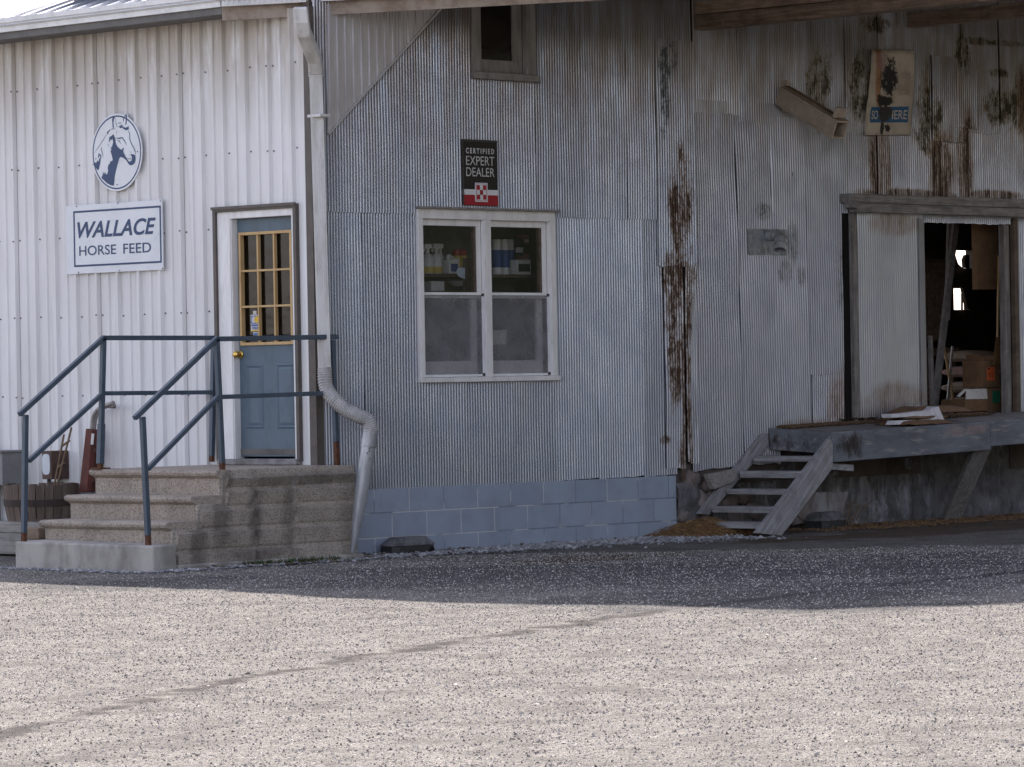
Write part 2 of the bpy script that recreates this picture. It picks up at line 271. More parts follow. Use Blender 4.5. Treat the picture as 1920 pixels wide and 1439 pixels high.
def ground_mat():
    m = NT('gravelled_asphalt')
    vc = m.n('ShaderNodeTexVoronoi'); m.set(vc.inputs['Vector'], m.P); vc.inputs['Scale'].default_value = 115
    sp = m.n('ShaderNodeSeparateColor'); m.set(sp.inputs[0], vc.outputs['Color'])
    col = m.mix(m.ramp(sp.outputs[0], .1, .9), (.13, .12, .11), (.38, .352, .32))
    col = m.mix(m.ramp(m.noise(200, 4), .4, .7, 0, .5), col, (.07, .065, .06))
    big = m.noise(2.2, 8, (1, 1, 1), .7); col = m.mix(m.ramp(big, .42, .66, 0, .7), col, (.11, .10, .09)); col = m.mix(m.ramp(m.noise(9, 8, (1, 1, 1), .8), .5, .68, 0, .6), col, (.09, .082, .075))
    for pts, wd, amt in TRACKS:          # tyre tracks: a curve in the plane of the yard
        w = np.array([tuple(G(*q))[:2] for q in pts]); o = w[0]; dr = (w[-1]-o)/np.linalg.norm(w[-1]-o); nr = np.array((-dr[1], dr[0])); uu = (w-o)@dr; vv = (w-o)@nr; c2, c1, c0 = np.polyfit(uu, vv, 2)
        rel = m.vmath('SUBTRACT', m.P, (float(o[0]), float(o[1]), 0)); u = m.vmath('DOT_PRODUCT', rel, (float(dr[0]), float(dr[1]), 0)); v = m.vmath('DOT_PRODUCT', rel, (float(nr[0]), float(nr[1]), 0))
        f = m.math('ADD', m.math('MULTIPLY', m.math('MULTIPLY', u, u), float(c2)), m.math('ADD', m.math('MULTIPLY', u, float(c1)), float(c0)))
        dd = m.math('ABSOLUTE', m.math('ADD', m.math('SUBTRACT', v, f), m.math('MULTIPLY', m.math('SUBTRACT', m.noise(1.6, 3, off=(2, 5, 0)), .5), .5))); dd = m.math('ADD', dd, m.math('MULTIPLY', m.math('SUBTRACT', m.noise(16, 8, rough=.75), .5), wd*3.6))
        mk = m.math('MULTIPLY', m.ramp(dd, wd*.2, wd, 1, 0), m.ramp(m.noise(2.2, 5), .34, .52, .3, 1)); col = m.mix(m.math('MULTIPLY', mk, amt), col, (.045, .039, .036))
    col = m.mix(m.math('MULTIPLY', m.blobs(ASPH, 2., .35, (1, 1, 1), .0, .5), .75), col, (.075, .072, .072))
    col = m.mix(m.math('MULTIPLY', m.blobs(MEAL, 5, .5, (1, 1, 1), .1, .6), .85), col, (.12, .082, .055))
    h = m.math('ADD', m.math('MULTIPLY', vc.outputs['Distance'], -1.), m.math('MULTIPLY', m.noise(25, 6), 1.2))
    return m.done(col, .95, 0, m.bump(h, 1., .02), .15)
def GE(px, py, rx, ry, z=GZ): p = G(px, py, z); return ((p.x, p.y, p.z), (rx, ry, 1.))
TRACKS = [(((0, 1378), (250, 1310), (500, 1266), (800, 1207), (1150, 1156)), .13, .92), (((0, 1439), (300, 1378), (600, 1322), (900, 1262)), .10, .25), (((1000, 1300), (1300, 1262), (1650, 1210), (1920, 1165)), .12, .15)]
ASPH = [GE(*q) for q in ((1560, 1137, .55, .3), (1660, 1135, .6, .35), (1740, 1131, .4, .25), (900, 1075, 2.2, 1.6), (1300, 1070, 2.5, 1.8), (1700, 1060, 2.5, 1.8), (300, 1090, 1.2, .8), (1500, 1110, 2, 1.2))]
MEAL = [GE(*q) for q in ((1840, 985, 2.2, .9), (1600, 1003, 1.6, .5), (1700, 1000, 1.2, .5), (1500, 1008, 1., .4), (1100, 1045, 1.2, .4))]
m_ground = ground_mat()
def stones_mat(name, cols, island=True):
    m = NT(name); r = m.geo.outputs['Random Per Island']; col = m.mix(m.ramp(r, .0, .55), cols[0], cols[1]); col = m.mix(m.ramp(r, .6, 1.), col, cols[2])
    return m.done(col, .9, 0, None, .25)
m_stones = stones_mat('gravel_stone', ((.11, .10, .092), (.31, .287, .262), (.50, .465, .425)))
m_stones2 = stones_mat('broken_stone', ((.16, .16, .165), (.27, .27, .28), (.40, .40, .41)))
m_straws = stones_mat('straw_bits', ((.14, .075, .03), (.24, .14, .06), (.32, .21, .10)))
def PS(px, py, wx, wy): p = B(px, py, .09); return E3(p.x, p.z, wx/154., wy/222.)
def oldsign_mat():
    m = NT('peeling_sign_paint'); col = m.mix(m.ramp(m.noise(6, 5), .35, .7), (.48, .43, .36), (.36, .31, .25))
    col = m.mix(m.math('MULTIPLY', m.blobs([PS(1647, 130, 8, 90)], 18, .4, (1, 1, .2), 0, .5), .85), col, (.28, .12, .04))
    col = m.mix(m.blobs([PS(1668, 148, 22, 40), PS(1655, 190, 12, 14), PS(1668, 240, 8, 8)], 30, .8, (1, 1, .8), .22, .34), col, (.018, .016, .016))
    col = m.mix(m.math('MULTIPLY', m.blobs([PS(1652, 118, 10, 22)], 20, .3, (1, 1, 1), 0, .4), .5), col, (.22, .15, .17))
    col = m.mix(m.blobs([PS(1662, 190, 14, 10), PS(1658, 240, 5, 16)], 30, .4, (1, 1, .6), .1, .3), col, (.02, .018, .016))
    return m.done(col, .7, 0, m.bump(m.noise(40, 5), .4, .004), .3)
m_oldsign = oldsign_mat()
def oldblue_mat():
    m = NT('faded_blue_band'); col = m.mix(m.blobs([PS(1661, 210, 15, 18)], 24, .35, (1, 1, .8), .05, .25), (.025, .10, .22), (.035, .032, .03))
    return m.done(col, .7, 0, None, .3)
m_oldblue = oldblue_mat()
def oldtxt_mat():
    m = NT('faded_letter'); col = m.mix(m.blobs([PS(1660, 212, 14, 26)], 24, .2, (1, 1, .8), -.05, .12), (.50, .47, .42), (.045, .045, .045))
    return m.done(col, .7, 0, None, .3)
m_oldtxt = oldtxt_mat()

# ---------------------------------------------------------------- mesh builder
class MB:
    def __init__(s): s.v = []; s.f = []; s.mi = []
    def face(s, pts, mi=0):
        b = len(s.v); s.v += [tuple(p) for p in pts]; s.f.append(tuple(range(b, b+len(pts)))); s.mi.append(mi); return s
    def box(s, a, b, mi=0):
        x0, y0, z0 = (min(a[i], b[i]) for i in range(3)); x1, y1, z1 = (max(a[i], b[i]) for i in range(3))
        return s.hexa([(x0, y0, z0), (x1, y0, z0), (x1, y1, z0), (x0, y1, z0)], [(x0, y0, z1), (x1, y0, z1), (x1, y1, z1), (x0, y1, z1)], mi)
    def hexa(s, lo, hi, mi=0):
        b = len(s.v); n = len(lo); s.v += [tuple(p) for p in lo] + [tuple(p) for p in hi]
        s.f.append(tuple(b+i for i in reversed(range(n)))); s.f.append(tuple(b+n+i for i in range(n)))
        for i in range(n): j = (i+1) % n; s.f.append((b+i, b+j, b+n+j, b+n+i))
        s.mi += [mi]*(n+2); return s
    def prism(s, poly, off, mi=0):
        poly = [Vector(p) for p in poly]; off = Vector(off); return s.hexa(poly, [p+off for p in poly], mi)
    def poly(s, pts, mi=0):
        pts = [Vector(p) for p in pts]; b = len(s.v); s.v += [tuple(p) for p in pts]
        for t in tessellate_polygon([pts]): s.f.append(tuple(b+i for i in t)); s.mi.append(mi)
        return s
    def bar(s, p, q, w, h, up=(0, 0, 1), mi=0, ext=0.):
        p = Vector(p); q = Vector(q); a = (q-p).normalized(); p = p-a*ext; q = q+a*ext; side = a.cross(Vector(up)).normalized(); u = side.cross(a).normalized()
        c = [side*(w/2)+u*(h/2), -side*(w/2)+u*(h/2), -side*(w/2)-u*(h/2), side*(w/2)-u*(h/2)]
        return s.hexa([p+k for k in c], [q+k for k in c], mi)
    def tube(s, pts, rad, n=12, mi=0, caps=True, flat=1., up=(0, 0, 1)):
        pts = [Vector(p) for p in pts]; rad = rad if isinstance(rad, (list, tuple)) else [rad]*len(pts); b = len(s.v); sd = None
        for i, p in enumerate(pts):
            a = (pts[min(i+1, len(pts)-1)] - pts[max(i-1, 0)]).normalized()
            if sd is None:
                sd = a.cross(Vector(up)); sd = sd if sd.length > .1 else a.cross(Vector((1, 0, 0)))
            sd = (sd - a*sd.dot(a)).normalized(); u = a.cross(sd)
            for k in range(n):
                t = 2*math.pi*k/n; s.v.append(tuple(p + sd*(math.cos(t)*rad[i]) + u*(math.sin(t)*rad[i]*flat)))
        for i in range(len(pts)-1):
            for k in range(n):
                j = (k+1) % n; s.f.append((b+i*n+k, b+i*n+j, b+(i+1)*n+j, b+(i+1)*n+k)); s.mi.append(mi)
        if caps:
            s.f.append(tuple(b+k for k in reversed(range(n)))); s.f.append(tuple(b+(len(pts)-1)*n+k for k in range(n))); s.mi += [mi]*2
        return s
    def lathe(s, c, prof, n=24, mi=0): return s.tube([(c[0], c[1], c[2]+z) for r, z in prof], [r for r, z in prof], n, mi, True, 1., (1, 0, 0))
    def build(s, name, mats, parent=None, smooth=False, bevel=0.):
        me = bpy.data.meshes.new(name); me.from_pydata(s.v, [], s.f)
        mats = mats if isinstance(mats, (list, tuple)) else [mats]
        for m in mats: me.materials.append(m)
        if len(mats) > 1: me.polygons.foreach_set('material_index', s.mi)
        if smooth: me.polygons.foreach_set('use_smooth', [True]*len(me.polygons))
        bm = bmesh.new(); bm.from_mesh(me); bmesh.ops.recalc_face_normals(bm, faces=bm.faces); bm.to_mesh(me); bm.free()
        if smooth == 'auto': me.set_sharp_from_angle(angle=math.radians(40))
        return link(name, me, parent, bevel)
def link(name, me, parent=None, bevel=0.):
    o = bpy.data.objects.new(name, me); C.objects.link(o)
    if parent is not None:
        o.parent = parent
        if parent.type == 'EMPTY': o.matrix_parent_inverse = Matrix.Translation(-parent.location)
    if bevel:
        b = o.modifiers.new('bevel', 'BEVEL'); b.width = bevel; b.segments = 2; b.limit_method = 'ANGLE'; b.angle_limit = math.radians(35)
    return o
def tag(o, label=None, cat=None, group=None, kind=None):
    for k, v in (('label', label), ('category', cat), ('group', group), ('kind', kind)):
        if v: o[k] = v
    return o
def thing(name, label, cat, loc, group=None):
    o = bpy.data.objects.new(name, None); C.objects.link(o); o.location = loc; o.empty_display_size = .2
    return tag(o, label, cat, group)
def copy_tree(o, parent=None):
    c = o.copy(); C.objects.link(c)
    if parent is not None: c.parent = parent
    for ch in list(o.children): copy_tree(ch, c)
    return c
def text(s, name, mat, parent, P, u0, u1, v0, v1, shear=0., thick=0.):
    """lettering fitted into the box u0..u1, v0..v1 of a plane; P(u, v) gives the point"""
    cu = bpy.data.curves.new('t', 'FONT'); cu.body = s; cu.shear = shear; cu.offset = thick; cu.resolution_u = 6
    t = bpy.data.objects.new('t', cu); C.objects.link(t); dg = bpy.context.evaluated_depsgraph_get()
    me = bpy.data.meshes.new_from_object(t.evaluated_get(dg)); bpy.data.objects.remove(t); bpy.data.curves.remove(cu)
    co = np.array([v.co for v in me.vertices]); lo = co.min(0); hi = co.max(0)
    for v in me.vertices:
        v.co = P(u0+(v.co.x-lo[0])/(hi[0]-lo[0])*(u1-u0), v0+(v.co.y-lo[1])/(hi[1]-lo[1])*(v1-v0))
    me.materials.clear(); me.materials.append(mat); return link(name, me, parent)

# ================================================================ SETTING: ground
def axis(lo, hi, step, far):
    a = list(np.arange(lo, hi+.001, step)); g = step; x = hi; y = lo; up = []; dn = []
    while x < far: g *= 1.35; x += g; y -= g; up.append(x); dn.append(y)
    return np.array(dn[::-1]+a+up)
xs = axis(-15, 11, .12, 700); ys = axis(-15, 5, .12, 700)
def gh(x, y): return GZ - .012 + .012*noise.noise(Vector((x*.9, y*.9, 0))) + .006*noise.noise(Vector((x*3, y*3, 4)))
gv = []
for y in ys:
    for x in xs:
        z = gh(x, y)
        gv.append((float(x), float(y), z))
nx = len(xs); gf = [(j*nx+i, j*nx+i+1, (j+1)*nx+i+1, (j+1)*nx+i) for j in range(len(ys)-1) for i in range(nx-1)]
me = bpy.data.meshes.new('ground'); me.from_pydata(gv, [], gf); me.materials.append(m_ground); me.polygons.foreach_set('use_smooth', [True]*len(gf))
tag(link('ground', me), kind='structure')

m_blocking_rise = plain('blocking_rise_green', (.045, .055, .030), (.075, .065, .048), .25, rough=1., bump=0)
hv = []; N_ = 90
for i in range(N_+1):          # unseen dark rise, added to darken reflections and wall flanks; lower behind the camera
    t = math.radians(-150)+math.radians(178)*i/N_; cx, cy = math.cos(t), math.sin(t); k = min(1, max(.0, (math.degrees(t)+136)/34)); k = .22+.78*k*k*(3-2*k)
    for (rr, hh) in ((55, 0), (60, 11), (75, 20), (110, 34)):
        h = k*hh*(1+.25*noise.noise(Vector((cx*4, cy*4, rr*.02)))+.12*noise.noise(Vector((cx*22, cy*22, rr))))+GZ-.3; hv.append((cx*rr, cy*rr, h))
me = bpy.data.meshes.new('light_blocking_rise'); me.from_pydata(hv, [], [(i*4+k, i*4+k+1, i*4+k+5, i*4+k+4) for i in range(N_) for k in range(3)]); me.materials.append(m_blocking_rise); tag(link('light_blocking_rise', me), kind='structure')

def pebbles(name, pts, sizes, mat, flat=.55):
    n = len(pts); base = np.array([(1, 0, 0), (-.5, .85, 0), (-.5, -.85, 0), (.2, .1, 1), (-.1, 0, -1)], float)
    fc = np.array([(0, 1, 3), (1, 2, 3), (2, 0, 3), (1, 0, 4), (2, 1, 4), (0, 2, 4)])
    ang = rng.random(n)*6.283; ca = np.cos(ang); sa = np.sin(ang)
    v = base[None]*(1+rng.normal(0, .22, (n, 5, 3))); x = v[..., 0]*ca[:, None]-v[..., 1]*sa[:, None]; y = v[..., 0]*sa[:, None]+v[..., 1]*ca[:, None]
    v = np.stack([x, y, v[..., 2]*flat], -1)*sizes[:, None, None] + pts[:, None, :]
    me = bpy.data.meshes.new(name); me.from_pydata(v.reshape(-1, 3), [], (fc[None]+np.arange(n)[:, None, None]*5).reshape(-1, 3)); me.materials.append(mat)
    return link(name, me)
# loose gravel over the wedge of the yard in front of the building, swept thin in the tyre tracks and on the bare asphalt
n = 400000; dep = 12.3+20.5*rng.random(n)**.75; lat = (rng.random(n)-.5)*2*(.165*dep+.3); lat = np.where(rng.random(n) < .25, lat*1.9, lat)
P = np.array(CAM)[None]+np.array(d_)[None]*dep[:, None]+np.array(r_)[None]*lat[:, None]
keep = np.ones(n)
for pts, wd, amt in TRACKS:
    w_ = np.array([tuple(G(*q))[:2] for q in pts]); o_ = w_[0]; dr_ = (w_[-1]-o_)/np.linalg.norm(w_[-1]-o_); nr_ = np.array((-dr_[1], dr_[0])); pf = np.polyfit((w_-o_)@dr_, (w_-o_)@nr_, 2)
    uu_ = (P[:, :2]-o_)@dr_; dd_ = np.abs((P[:, :2]-o_)@nr_-np.polyval(pf, uu_)); keep = np.minimum(keep, np.clip(dd_/(wd*1.2), 1-amt*.95, 1))
for (c_, r__) in ASPH:
    l_ = np.hypot((P[:, 0]-c_[0])/r__[0], (P[:, 1]-c_[1])/r__[1]); keep = np.minimum(keep, np.clip(.45+.55*l_, .4, 1))
P = P[rng.random(n) < keep*.9]; n = len(P); P[:, 2] = [gh(x, y)-.001 for x, y in P[:, :2]]
tag(pebbles('loose_gravel', P, .0029+.007*rng.random(n)**4, m_stones, .85), kind='stuff')
n = 1100; dep = 12.5+19*rng.random(n); lat = (rng.random(n)-.5)*2*(.165*dep+.3)
P = np.array(CAM)[None]+np.array(d_)[None]*dep[:, None]+np.array(r_)[None]*lat[:, None]; P[:, 2] = [gh(x, y)+.001 for x, y in P[:, :2]]
tag(pebbles('scattered_stones', P, .007+.010*rng.random(n)**2, m_stones), kind='stuff')

# ================================================================ CORRUGATED SHEETS
def sheet(x0, x1, zb, zt, y, mat, parent, name='metal_sheet', pitch=.0337, amp=.0122, lean=0., ragged=0., bulge=.004, seg=8, row=.16, seed=None, clip=None):
    """zb/zt: numbers or (left, right); lean: shift of the top in x; clip(x,z)->bool keeps a face"""
    seed = random.random()*99 if seed is None else seed
    f = lambda q, t: q if not isinstance(q, tuple) else q[0]+(q[1]-q[0])*t
    g0_ = pitch/seg; ks = [k*g0_ for k in range(int(math.ceil(x0/g0_)), int(math.floor(x1/g0_))+1)]; cxs = [x0]+[k for k in ks if x0+1e-4 < k < x1-1e-4]+[x1]; nc = len(cxs)-1; nr = max(2, int((f(zt, 0)-f(zb, 0))/row)); v = []; fa = []
    for j in range(nr+1):
        for i in range(nc+1):
            x = cxs[i]; t = (x-x0)/(x1-x0); b = f(zb, t)
            if ragged: b += ragged*(noise.noise(Vector((x*9, seed, 0)))+.6*noise.noise(Vector((x*40, seed, 3))))
            z = b+(f(zt, t)-b)*j/nr
            yy = y - 2*amp*(abs(math.cos(math.pi*x/pitch))**.85-.55) - bulge*noise.noise(Vector((x*2.3+seed, 0, z*1.3)))*2 - .002*noise.noise(Vector((x*14, seed, z*9)))
            xx = x + lean*(z-1.)/3. + .003*noise.noise(Vector((x*3, z*2., seed)))
            v.append((xx, yy, z))
    for j in range(nr):
        for i in range(nc):
            if clip is None or clip(cxs[i], v[j*(nc+1)+i][2]): fa.append((j*(nc+1)+i, j*(nc+1)+i+1, (j+1)*(nc+1)+i+1, (j+1)*(nc+1)+i))
    me = bpy.data.meshes.new(name); me.from_pydata(v, [], fa); me.materials.append(mat); me.polygons.foreach_set('use_smooth', [True]*len(fa))
    return link(name, me, parent)

wh = thing('corrugated_warehouse', 'old two storey warehouse clad in grey corrugated metal, right of the white store', 'building', (5, 0, 0))
WX0, WX1, WZ0, WZ1 = 1.235, 2.885, 1.53, 2.945
UX0, UX1, UZ0 = 1.93, 2.70, 4.17
ZS = 2.985
# lower row of B
e = [0.03, .56, 1.215]
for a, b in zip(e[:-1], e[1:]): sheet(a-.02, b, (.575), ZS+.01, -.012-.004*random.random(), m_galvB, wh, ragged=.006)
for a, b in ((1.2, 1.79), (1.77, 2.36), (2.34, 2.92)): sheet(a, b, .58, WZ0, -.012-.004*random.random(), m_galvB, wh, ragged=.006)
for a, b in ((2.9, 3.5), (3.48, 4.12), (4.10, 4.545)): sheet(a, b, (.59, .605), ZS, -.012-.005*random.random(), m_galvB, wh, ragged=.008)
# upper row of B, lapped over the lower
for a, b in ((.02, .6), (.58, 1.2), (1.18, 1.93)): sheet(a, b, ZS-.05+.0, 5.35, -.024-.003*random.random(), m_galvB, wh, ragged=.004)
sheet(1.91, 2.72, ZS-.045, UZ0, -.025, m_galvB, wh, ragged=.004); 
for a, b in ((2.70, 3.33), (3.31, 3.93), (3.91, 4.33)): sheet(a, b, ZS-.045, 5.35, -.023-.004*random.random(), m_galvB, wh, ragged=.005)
sheet(1.91, 2.72, 5.25, 5.36, -.025, m_galvB, wh)
# the strip over the joint of the two walls
xs0 = B(1228, 300).x; xs1 = B(1297, 300).x
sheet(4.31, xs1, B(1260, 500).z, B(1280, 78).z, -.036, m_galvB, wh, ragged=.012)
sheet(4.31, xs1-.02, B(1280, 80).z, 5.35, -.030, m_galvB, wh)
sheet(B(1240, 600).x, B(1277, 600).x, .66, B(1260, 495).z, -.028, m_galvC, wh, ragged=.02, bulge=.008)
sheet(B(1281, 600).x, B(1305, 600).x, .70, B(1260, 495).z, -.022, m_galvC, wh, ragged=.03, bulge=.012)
MBp = MB(); MBp.prism([(4.615, -.03, .55), (4.655, -.03, .55), (4.64, -.03, 2.5), (4.605, -.03, 2.5)], (0, .02, 0)); MBp.build('corner_board', m_beam, wh)
# wall C: seams measured on the photograph
top = [1297, 1380, 1446, 1512, 1578, 1640, 1700, 1800, 1870, 1945]
for i in range(len(top)-1):
    a = B(top[i], 150).x; b = B(top[i+1], 150).x
    zb = B((top[i]+top[i+1])/2, 214+10*math.sin(i*2.1)+min(i, 4)*7, 0).z
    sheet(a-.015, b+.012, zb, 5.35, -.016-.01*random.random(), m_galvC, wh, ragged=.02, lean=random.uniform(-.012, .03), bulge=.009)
bot = [(1292, 1.), (1386, 1.), (1452, 1.), (1514, 1.), (1592, 1.)]
def dockz(x): return 1.0+(x-6.36)*.0245
for i, (q, _) in enumerate(bot[:-1]):
    a = B(q, 520).x; b = B(bot[i+1][0], 520).x
    fz = lambda x: (.62+(x-4.72)*.055) if x < 5.62 else dockz(x)-.02
    zb = (fz(a), fz(b)) if i != 1 else (fz(a), .66)
    if i == 3: zb = B(1555, 702).z
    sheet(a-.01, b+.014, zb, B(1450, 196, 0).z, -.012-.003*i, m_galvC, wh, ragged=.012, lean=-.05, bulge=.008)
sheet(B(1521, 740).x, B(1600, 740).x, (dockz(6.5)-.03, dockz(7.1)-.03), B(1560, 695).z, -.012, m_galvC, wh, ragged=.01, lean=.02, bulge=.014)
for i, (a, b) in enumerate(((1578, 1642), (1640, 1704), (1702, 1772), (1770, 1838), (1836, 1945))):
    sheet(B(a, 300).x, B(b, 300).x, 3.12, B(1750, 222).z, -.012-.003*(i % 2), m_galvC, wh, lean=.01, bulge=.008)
# short loose sheets
p, q = B(1738, 265), B(1798, 110); sheet(p.x, q.x, p.z, q.z, -.045, m_galvC, wh, name='loose_sheet', ragged=.01, lean=.02)
p, q = B(1782, 240), B(1818, 135); sheet(p.x, q.x, p.z, q.z, -.07, m_galvC, wh, name='loose_sheet', lean=.03)
p, q = B(1675, 98), B(1705, 0); sheet(p.x, q.x, p.z+.25, 5.3, -.05, m_galvC, wh, name='loose_sheet')
# wall right of the doorway
DX0, DX1 = B(1725, 600).x, B(1893, 600).x
sheet(DX1+.06, 13., 1.08, 3.14, -.03, m_galvC, wh, ragged=.01); sheet(B(1945, 150).x-.02, 13., 3.1, 5.35, -.02, m_galvC, wh)
# triangular filler sheet below the porch roof
tri = [B(607, 8), B(828, 8), B(609, 252)]
m = MB(); m.prism([p+Vector((0, -.03, 0)) for p in tri], (0, -.008, 0))
xx = tri[0].x+.02
while xx < tri[1].x-.04:
    zt = tri[0].z; t = (xx-tri[2].x)/(tri[1].x-tri[2].x); zl = tri[2].z+(tri[1].z-tri[2].z)*t
    if zt-zl > .03: m.prism([(xx-.007, -.0375, zl+.012), (xx+.007, -.0375, zl+.012), (xx+.005, -.0375, zt), (xx-.005, -.0375, zt)], (0, -.009, 0))
    xx += .094
m.bar(tri[2]+Vector((0, -.042, 0)), tri[1]+Vector((0, -.042, 0)), .016, .022, (0, 1, 0))
m.build('filler_sheet', m_tri, wh)
# sheathing behind the sheets, roof slab, back and floor
m = MB(); T = .02
for (a, b, z0, z1) in ((0.02, WX0, .5, 5.4), (WX0, WX1, .5, WZ0), (WX0, UX0, WZ1, 5.4), (UX0, UX1, WZ1, UZ0), (UX1, WX1, WZ1, 5.4), (WX1, DX0, .5, 5.4), (DX0, DX1, 3.02, 5.4), (DX1, 13, .5, 5.4), (UX0, UX1, 5.28, 5.4)):
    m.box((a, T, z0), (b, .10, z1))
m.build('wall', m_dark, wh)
# block foundation
m = MB(); m.box((0.02, -.004, -.2), (4.52, .1, .5)); p = B(1265, 893, .02); m.box((.02, -.03, -.2), (4.52, -.004, .592)); m.build('block_foundation', m_block, wh, bevel=.006)
# stone foundation under wall C
m = MB(); nx_, nz_ = 150, 22
for j in range(nz_+1):
    for i in range(nx_+1):
        x = 4.52+8.5*i/nx_; z = -.2+(.62 if x < 5.5 else 1.0)*j/nz_+.1*j/nz_
        m.v.append((x, .02+.05*noise.noise(Vector((x*3, z*4, 0)))+.03*noise.noise(Vector((x*9, z*9, 5)))+(-.04 if x < 4.9 else 0.02), z))
m.f = [(j*(nx_+1)+i, j*(nx_+1)+i+1, (j+1)*(nx_+1)+i+1, (j+1)*(nx_+1)+i) for j in range(nz_) for i in range(nx_)]; m.mi = [0]*len(m.f)
m.build('stone_foundation', m_found, wh, smooth=True)
m = MB()
for (a, b_, c_, s_) in ((1278, 925, .10, 1), (1282, 962, .11, 2), (1300, 900, .10, 3), (1312, 938, .12, 4), (1296, 985, .09, 5), (1335, 905, .10, 6), (1344, 940, .10, 7), (1372, 940, .11, 8), (1400, 930, .1, 9), (1420, 960, .1, 10), (1385, 970, .1, 11), (1330, 965, .09, 12)):
    p = B(a, b_, .0); bm = bmesh.new(); bmesh.ops.create_icosphere(bm, subdivisions=2, radius=c_); off = len(m.v)
    for v in bm.verts: w = v.co*(1+.35*noise.noise(v.co*9+Vector((s_*3, 0, 0)))); w += .02*Vector((noise.noise(v.co*24), noise.noise(v.co*24+Vector((7, 0, 0))), noise.noise(v.co*24+Vector((0, 7, 0))))); m.v.append((p.x+w.x*1.25, p.y+.05+w.y*.7, p.z+w.z*.95))
    m.f += [tuple(off+v.index for v in f.verts) for f in bm.faces]; m.mi += [0]*len(bm.faces); bm.free()
m.build('rubble_stone', m_rubble, wh, smooth=True)

# --- double window
wn_ = MB(); cw = .062
def frame_B(px0, py0, px1, py1, d): pass
P0 = B(775, 392); P1 = B(1040, 710)
x0, x1, z0, z1 = 1.195, 2.925, 1.50, 2.982
win = MB()
win.box((x0, -.05, z1-.085), (x1, .0, z1)); win.box((x0, -.052, z0+.03), (x0+.062, 0, z1-.085)); win.box((x1-.068, -.052, z0+.03), (x1, 0, z1-.085))
mx0, mx1 = B(893, 560).x+.07, B(914, 560).x+.01
win.box((mx0, -.048, z0+.03), (mx1, 0, z1-.085)); win.box((x0-.01, -.075, z0-.012), (x1+.02, .05, z0+.03))
window = win.build('window', m_white, wh, bevel=.004)
m = MB(); m.box((x0-.01, -.09, z1), (x1+.02, 0, z1+.018)); m.build('drip_cap', m_greytrim, window)
for (a, b) in ((x0+.062, mx0), (mx1, x1-.068)):
    zm = B(900, 550).z
    s = MB(); s.box((a, .0, z1-.14), (b, .045, z1-.085)); s.box((b-.05, .0, zm), (b, .045, z1-.14)); s.box((a, .003, zm), (a+.018, .045, z1-.14)); s.box((a, .0, zm-.045), (b, .04, zm+.006)); s.build('upper_sash', m_white, window, bevel=.003)
    s = MB(); s.box((b-.075, .012, zm), (b-.052, .05, z1-.145)); s.build('stop_bead', m_beam, window)
    s = MB(); s.box((a+.018, .02, zm+.006), (b-.05, .026, z1-.14)); s.build('pane', m_glass, window)
    s = MB(); s.box((a, .045, z0+.03), (a+.03, .08, zm-.045)); s.box((b-.085, .045, z0+.03), (b-.02, .08, zm-.045)); s.box((a+.03, .045, z0+.03), (b-.085, .08, z0+.17)); s.build('lower_sash', m_white, window)
    s = MB(); s.box((a+.03, .058, z0+.17), (b-.085, .064, zm-.045)); s.build('pane', m_glass, window)
    s = MB(); s.box((a+.004, -.022, zm-.018), (b-.004, -.006, zm+.004)); s.box((b-.018, -.022, z0+.034), (b-.004, -.006, zm-.018)); s.box((a+.004, -.022, z0+.034), (b-.018, -.006, z0+.054)); s.build('screen_frame', m_grey if False else m_white2, window)
    s = MB(); s.face([(a+.004, -.014, z0+.054), (b-.018, -.014, z0+.054), (b-.018, -.014, zm-.018), (a+.004, -.014, zm-.018)]); s.build('insect_screen', m_screen, window)
    for zz in (zm-.016, z0+.05): s = MB(); s.box((b-.03, -.026, zz-.012), (b+.0, -.022, zz+.012)); s.build('latch', m_blk, window)
# --- upper window
x0, x1, z0 = B(878, 100).x, B(997, 100).x, B(940, 150).z
u = MB(); u.box((x0, -.055, z0+.05), (x0+.11, .06, 5.3)); u.box((x1-.12, -.055, z0+.05), (x1, .0, 5.3)); u.box((x0-.01, -.085, z0-.01), (x1+.01, .07, z0+.05))
uw = u.build('upper_window', m_greytrim, wh, bevel=.004)
s = MB(); s.box((x0+.11, .0, z0+.05), (x1-.12, .04, z0+.17)); s.box((x1-.24, .0, z0+.17), (x1-.12, .04, 5.2)); s.box((x0+.11, 0, 4.86), (x1-.24, .04, 4.92)); s.build('sash', m_greytrim, uw, bevel=.004)
s = MB(); s.box((x0+.11, .02, z0+.17), (x1-.24, .026, 4.86)); s.box((x0+.11, .02, 4.92), (x1-.24, .026, 5.2)); s.build('pane', m_uglass, uw)

